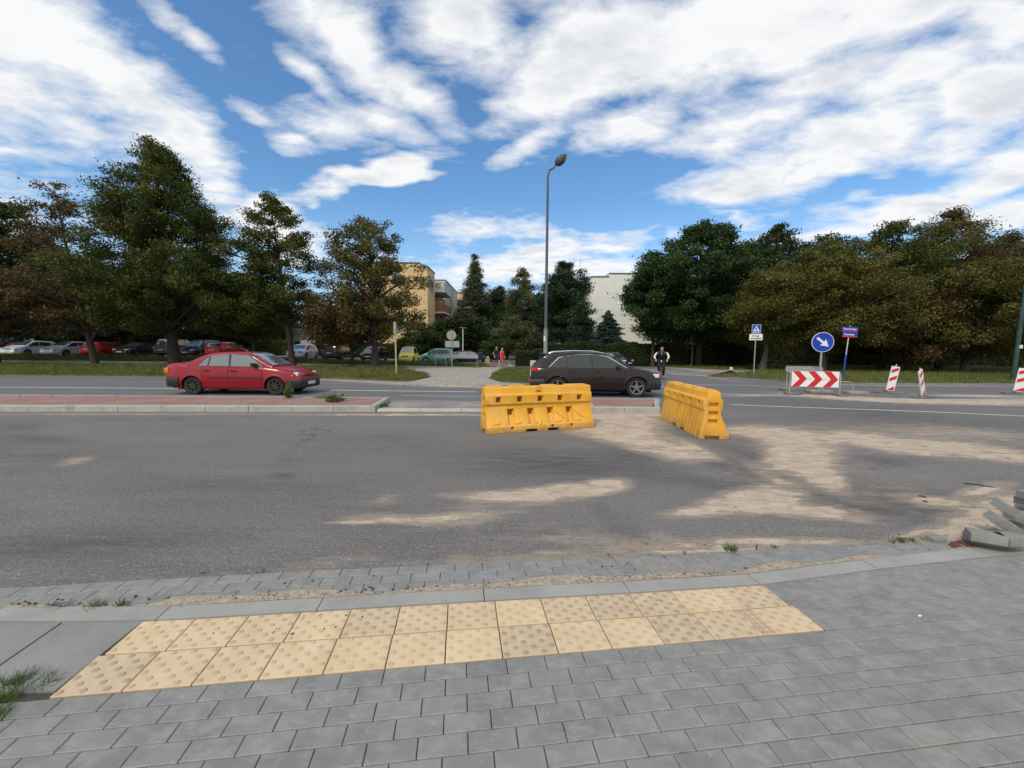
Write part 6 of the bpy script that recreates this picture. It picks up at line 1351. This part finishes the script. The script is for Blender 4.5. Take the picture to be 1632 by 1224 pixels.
for i, (x, Y, tp, hw_, lf, lab) in enumerate(((-60, 48, 330, 110, 'dark', 'deep green tree cut by the left edge behind the rusty crowns'), (30, 52, 322, 60, 'maple', 'green rounded treetop above the rust brown crown at the far left'), (120, 50, 440, 100, 'dark', 'dark background tree left of the tallest tree, behind the silver cars'), (215, 50, 400, 90, 'dark', 'dark background tree directly behind the tallest tree'),
        (330, 50, 430, 90, 'dark', 'dark background tree right of the tallest tree, over the dark vans'), (400, 56, 470, 55, 'dark', 'dark low tree behind the pale fence on the left'), (545, 54, 500, 40, 'dark', 'dark tree behind the black crossover'))):
    tree('background_tree', lab, **T_(x, Y, tp, hw_, 548, kind='round', leaf=lf, seed=20+i, n=17000, ls=.26, ncl=170, clump=1.1, trunk=.25, group=G2, limbs=14))
tree('larch_tree', 'tall feathery larch with drooping branches right of the yellow flats', **T_(757, 66, 407, 36, 540, kind='cone', leaf='larch', seed=31, n=17000, ls=.20, ncl=260, clump=.75, trunk=.25, droop=.45, flat=.5, limbs=60, bark=M_bark))
tree('birch_tree', 'pale grey green birch with a wispy top in the gap between the flats', **T_(831, 60, 430, 26, 545, kind='col', leaf='birch', seed=32, n=17000, ls=.17, ncl=170, clump=.75, trunk=.16, droop=.5, bark=M_birch))
tree('pine_tree', 'dark rounded pine just right of the street lamp', **T_(897, 50, 422, 37, 545, kind='col', leaf='pine', seed=33, n=30000, ls=.17, ncl=190, clump=.72, trunk=.28, flat=.7))
tree('pine_tree', 'lower dark evergreen touching the left side of the white flats', **T_(925, 46, 485, 24, 556, kind='cone', leaf='pine', seed=34, n=11000, ls=.16, ncl=110, clump=.6, trunk=.16))
tree('spruce_tree', 'small blue green spruce against the white wall behind the stacked signs', **T_(967, 44, 498, 25, 552, kind='cone', leaf='spruce', seed=35, n=13000, ls=.14, ncl=210, clump=.34, trunk=.10, droop=.25, flat=.3, limbs=70))
tree('young_tree', 'light green leafy young tree behind the walking couple, left of the notice sign', **T_(823, 45, 510, 24, 560, kind='round', leaf='birch', seed=36, n=12000, ls=.16, ncl=90, clump=.6, trunk=.1))
for i, (x, Y, tp, hw_, bp, lf, lab) in enumerate(((795, 75, 455, 24, 540, 'dark', 'narrow dark tree far behind between larch and birch'), (775, 70, 485, 30, 550, 'dark', 'dark green tree low behind the walking couple'), (860, 62, 470, 28, 550, 'dark', 'dark tree behind the birch and the lamp post'), (740, 55, 505, 26, 552, 'dark', 'dark conifer like bush in front of the cream flats'), (808, 66, 490, 26, 552, 'maple', 'green tree low in the gap behind the young light tree'))):
    tree('background_tree', lab, **T_(x, Y, tp, hw_, bp, kind='round', leaf=lf, seed=40+i, n=11000, ls=.26, ncl=120, clump=1.0, trunk=.2, limbs=12))
def bushes(items):
    for i, (x, Y, tp, hw_, lf, lab) in enumerate(items):
        tree('shrub', lab, **T_(x, Y, tp, hw_, 575, kind='round', leaf=lf, seed=60+i, n=7000, ls=.17, ncl=60, clump=.6, trunk=.05, cat='shrub', limbs=8))
bushes([(672, 46, 515, 26, 'shrub', 'loose green shrub under the yellow wall left of the balconies'), (700, 46, 512, 22, 'shrub', 'shrub in front of the lowest balconies'), (655, 44.5, 535, 18, 'shrub', 'low shrub behind the tiny yellow car'), (785, 52, 545, 12, 'shrub', 'shrub at the path left of the couple')])
G3 = 'row of chestnuts on the right'
tree('maple_tree', 'large dark green maple in front of the white flats', **T_(1112, 42, 362, 92, 545, kind='round', leaf='maple', seed=51, n=52000, ls=.20, ncl=340, clump=.85, trunk=.36, shell=.6, limbs=50))
tree('maple_tree', 'lower left lobe tree of dark maple leaves hanging over the hedge by the white wall', **T_(1040, 41, 415, 48, 540, kind='round', leaf='maple', seed=52, n=15000, ls=.20, ncl=110, clump=.7, trunk=.2, limbs=40))
tree('chestnut_tree', 'olive brown chestnut with a leaning trunk left of the crossing sign', **T_(1215, 35, 425, 72, 545, kind='round', leaf='olive', seed=53, n=33000, ncl=230, clump=.75, trunk=.26, lean=(2.0, 0), group=G3, bark=M_barkg))
tree('chestnut_tree', 'broad olive chestnut behind the round arrow sign', **T_(1312, 34, 392, 98, 552, kind='round', leaf='olive', seed=54, n=46000, ncl=300, clump=.8, trunk=.28, group=G3, bark=M_barkg))
tree('chestnut_tree', 'olive green chestnut behind the left delineator panel', **T_(1408, 37, 360, 92, 560, kind='round', leaf='lime', seed=55, n=40000, ncl=270, clump=.85, trunk=.28, group=G3))
tree('chestnut_tree', 'tallest browning chestnut on the right, its top thin and rusty', **T_(1500, 38, 338, 95, 560, kind='egg', leaf='brown', seed=56, n=38000, ncl=280, clump=.85, trunk=.3, group=G3))
tree('chestnut_tree', 'green brown chestnut in front of the others near the right edge', **T_(1540, 33, 420, 120, 560, kind='round', leaf='olive', seed=57, n=42000, ncl=280, clump=.8, trunk=.3, group=G3))
tree('chestnut_tree', 'olive chestnut cut by the right edge above the green mast', **T_(1665, 36, 392, 110, 555, kind='round', leaf='olive', seed=58, n=34000, ncl=240, clump=.85, trunk=.3, group=G3))
tree('chestnut_tree', 'low hanging dark crown behind the second delineator panel', **T_(1450, 34, 455, 75, 572, kind='round', leaf='brown', seed=59, n=22000, ncl=160, clump=.8, trunk=.22, group=G3))
G4 = 'dark park trees behind the chestnuts'
for i, (x, Y, tp, hw_, lab) in enumerate(((1175, 52, 392, 70, 'dark tree between the maple and the first chestnut'), (1228, 56, 364, 50, 'dark green treetop with pointed crown behind the first chestnut'), (1300, 58, 376, 60, 'dark green treetop above the broad olive chestnut'), (1370, 60, 430, 80, 'dark park tree behind the street name sign'), (1590, 52, 378, 60, 'dark green treetop near the right edge'), (1480, 58, 430, 90, 'dark park tree deep behind the rusty chestnut'), (1700, 55, 400, 90, 'dark tree beyond the right edge'), (1120, 60, 470, 60, 'dark tree under the maple deep in the park'))):
    tree('background_tree', lab, **T_(x, Y, tp, hw_, 560, kind='round', leaf='dark' if i % 2 else 'maple', seed=80+i, n=19000, ls=.28, ncl=180, clump=1.15, trunk=.28, group=G4, limbs=12))
# hedges: boxes of leaves with an uneven face
def hedge(label, x0, y0_, x1, y1_, h, dep, n, leaf='shrub', seed=1, dz=None, ls=.12):
    r = np.random.default_rng(seed); L = math.hypot(x1-x0, y1_-y0_); az_ = math.atan2(y1_-y0_, x1-x0); zb0 = TZ((x0+x1)/2, (y0_+y1_)/2) if dz is None else dz; t = root('hedge', label, 'hedge', (x0, y0_, zb0), az_)
    s_ = r.uniform(0, 1, n); f = r.uniform(0, 1, n); x = r.uniform(0, L, n); bump = .10*np.sin(x*1.3+seed)+.07*np.sin(x*3.7)
    y = np.where(f < .55, r.normal(0, .07, n)+bump*.5, r.uniform(0, dep, n)); z = np.where(f < .55, s_*h, h + r.normal(0, .07, n)) + np.where(f >= .55, bump, 0)
    Lp = np.stack([x, y, np.maximum(z, 0.02)], 1); nr = r.normal(0, 1, (n, 3)) + [0, -.6, .6]; nr /= np.linalg.norm(nr, axis=1)[:, None]; a = np.cross(nr, r.normal(0, 1, (n, 3))); a /= np.linalg.norm(a, axis=1)[:, None]; b_ = np.cross(nr, a); q = ls*r.uniform(.6, 1.3, n)[:, None]
    V = np.stack([Lp-a*q*.55, Lp+b_*q*.35, Lp+a*q*.6, Lp-b_*q*.35], 1).reshape(-1, 3)
    fastmesh('leaves', V, np.arange(4*n).reshape(-1, 4), LM[leaf], t, tint={'tint': np.repeat(r.uniform(0, 1, n)*.6 + .3*np.clip(z/h, 0, 1), 4)})
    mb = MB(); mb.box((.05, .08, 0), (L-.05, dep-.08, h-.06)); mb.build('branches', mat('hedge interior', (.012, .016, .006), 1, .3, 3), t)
def hx(px_, Y): return AY(px_, 560, Y).x
zh_ = AY(1000, 549, 41).z
hedge('long dark clipped hedge in front of the white flats, right of the street lamp', hx(872, 40.5), 40.5, hx(1190, 42.5), 42.5, zh_, 1.6, 42000, 'dark', 3, 0.)
hedge('lower clipped hedge left of the street lamp, behind the notice sign', hx(822, 39), 39, hx(872, 39), 39, AY(845, 560.5, 39).z, 1.4, 11000, 'dark', 4, 0.)
hedge('clipped hedge behind the red and silver parked cars on the left', hx(398, 50), 50, hx(470, 50), 50, AY(430, 549, 50).z-.2, 1.5, 12000, 'shrub', 5)
hedge('hedge behind the black crossover and dark cars in the car park', hx(500, 50), 50, hx(735, 49), 49, AY(600, 552, 50).z-.1, 1.5, 26000, 'dark', 6)
hedge('dark hedge in shade behind the leftmost parked cars', hx(60, 51), 51, hx(330, 51), 51, 2.2, 1.5, 22000, 'shrub', 7)
hedge('dark undergrowth hedge at the back of the park on the right', hx(1180, 47), 47, hx(1700, 47), 47, 2.6, 1.5, 40000, 'dark', 8, 0., .16)
# a few bare stems under the right-hand crowns
for k, (x, Y, h, lab) in enumerate(((1316, 36, 3.2, 'thin pale bare stem under the broad olive chestnut'), (1102, 41, 3.2, 'pale thin trunk in front of the park hedge right of the cyclist'))):
    p = AY(x, 580, Y); o = MB(); o.tube([(0, 0, -.1), (.05, 0, h*.5), (-.05, 0, h)], [.09, .07, .04], 8); q = o.build('sapling', M_barkg, smooth=60); q.location = (p.x, Y, 0); tag(q, lab, 'sapling')

# far wood that closes the view between the trunks
def farwood(x0, x1, Y, h, n, seed, label):
    r = np.random.default_rng(seed); x = r.uniform(x0, x1, n); hh = h*(.72 + .18*np.sin(x*.23+seed) + .10*np.sin(x*.71)); z = hh*r.uniform(0, 1, n)**.8; y = Y + r.uniform(-2, 2, n) + 1.2*np.sin(x*.9)
    Lp = np.stack([x, y, z], 1); nr = r.normal(0, 1, (n, 3)) + [0, -.5, .5]; nr /= np.linalg.norm(nr, axis=1)[:, None]; a = np.cross(nr, r.normal(0, 1, (n, 3))); a /= np.linalg.norm(a, axis=1)[:, None]; b_ = np.cross(nr, a); q = .5*r.uniform(.6, 1.3, n)[:, None]
    V = np.stack([Lp-a*q*.55, Lp+b_*q*.4, Lp+a*q*.6, Lp-b_*q*.4], 1).reshape(-1, 3)
    tag(fastmesh('wood', V, np.arange(4*n).reshape(-1, 4), LM['dark'], tint={'tint': np.repeat(r.uniform(0, 1, n), 4)}), label, 'wood', kind='stuff')
farwood(-125, -24, 82, 9, 60000, 1, 'dark wood far behind the car park on the left')
farwood(22, 150, 84, 9, 60000, 2, 'dark wood far behind the park trees on the right')
farwood(-14, 16, 105, 9, 16000, 3, 'far trees closing the gap between the flats')
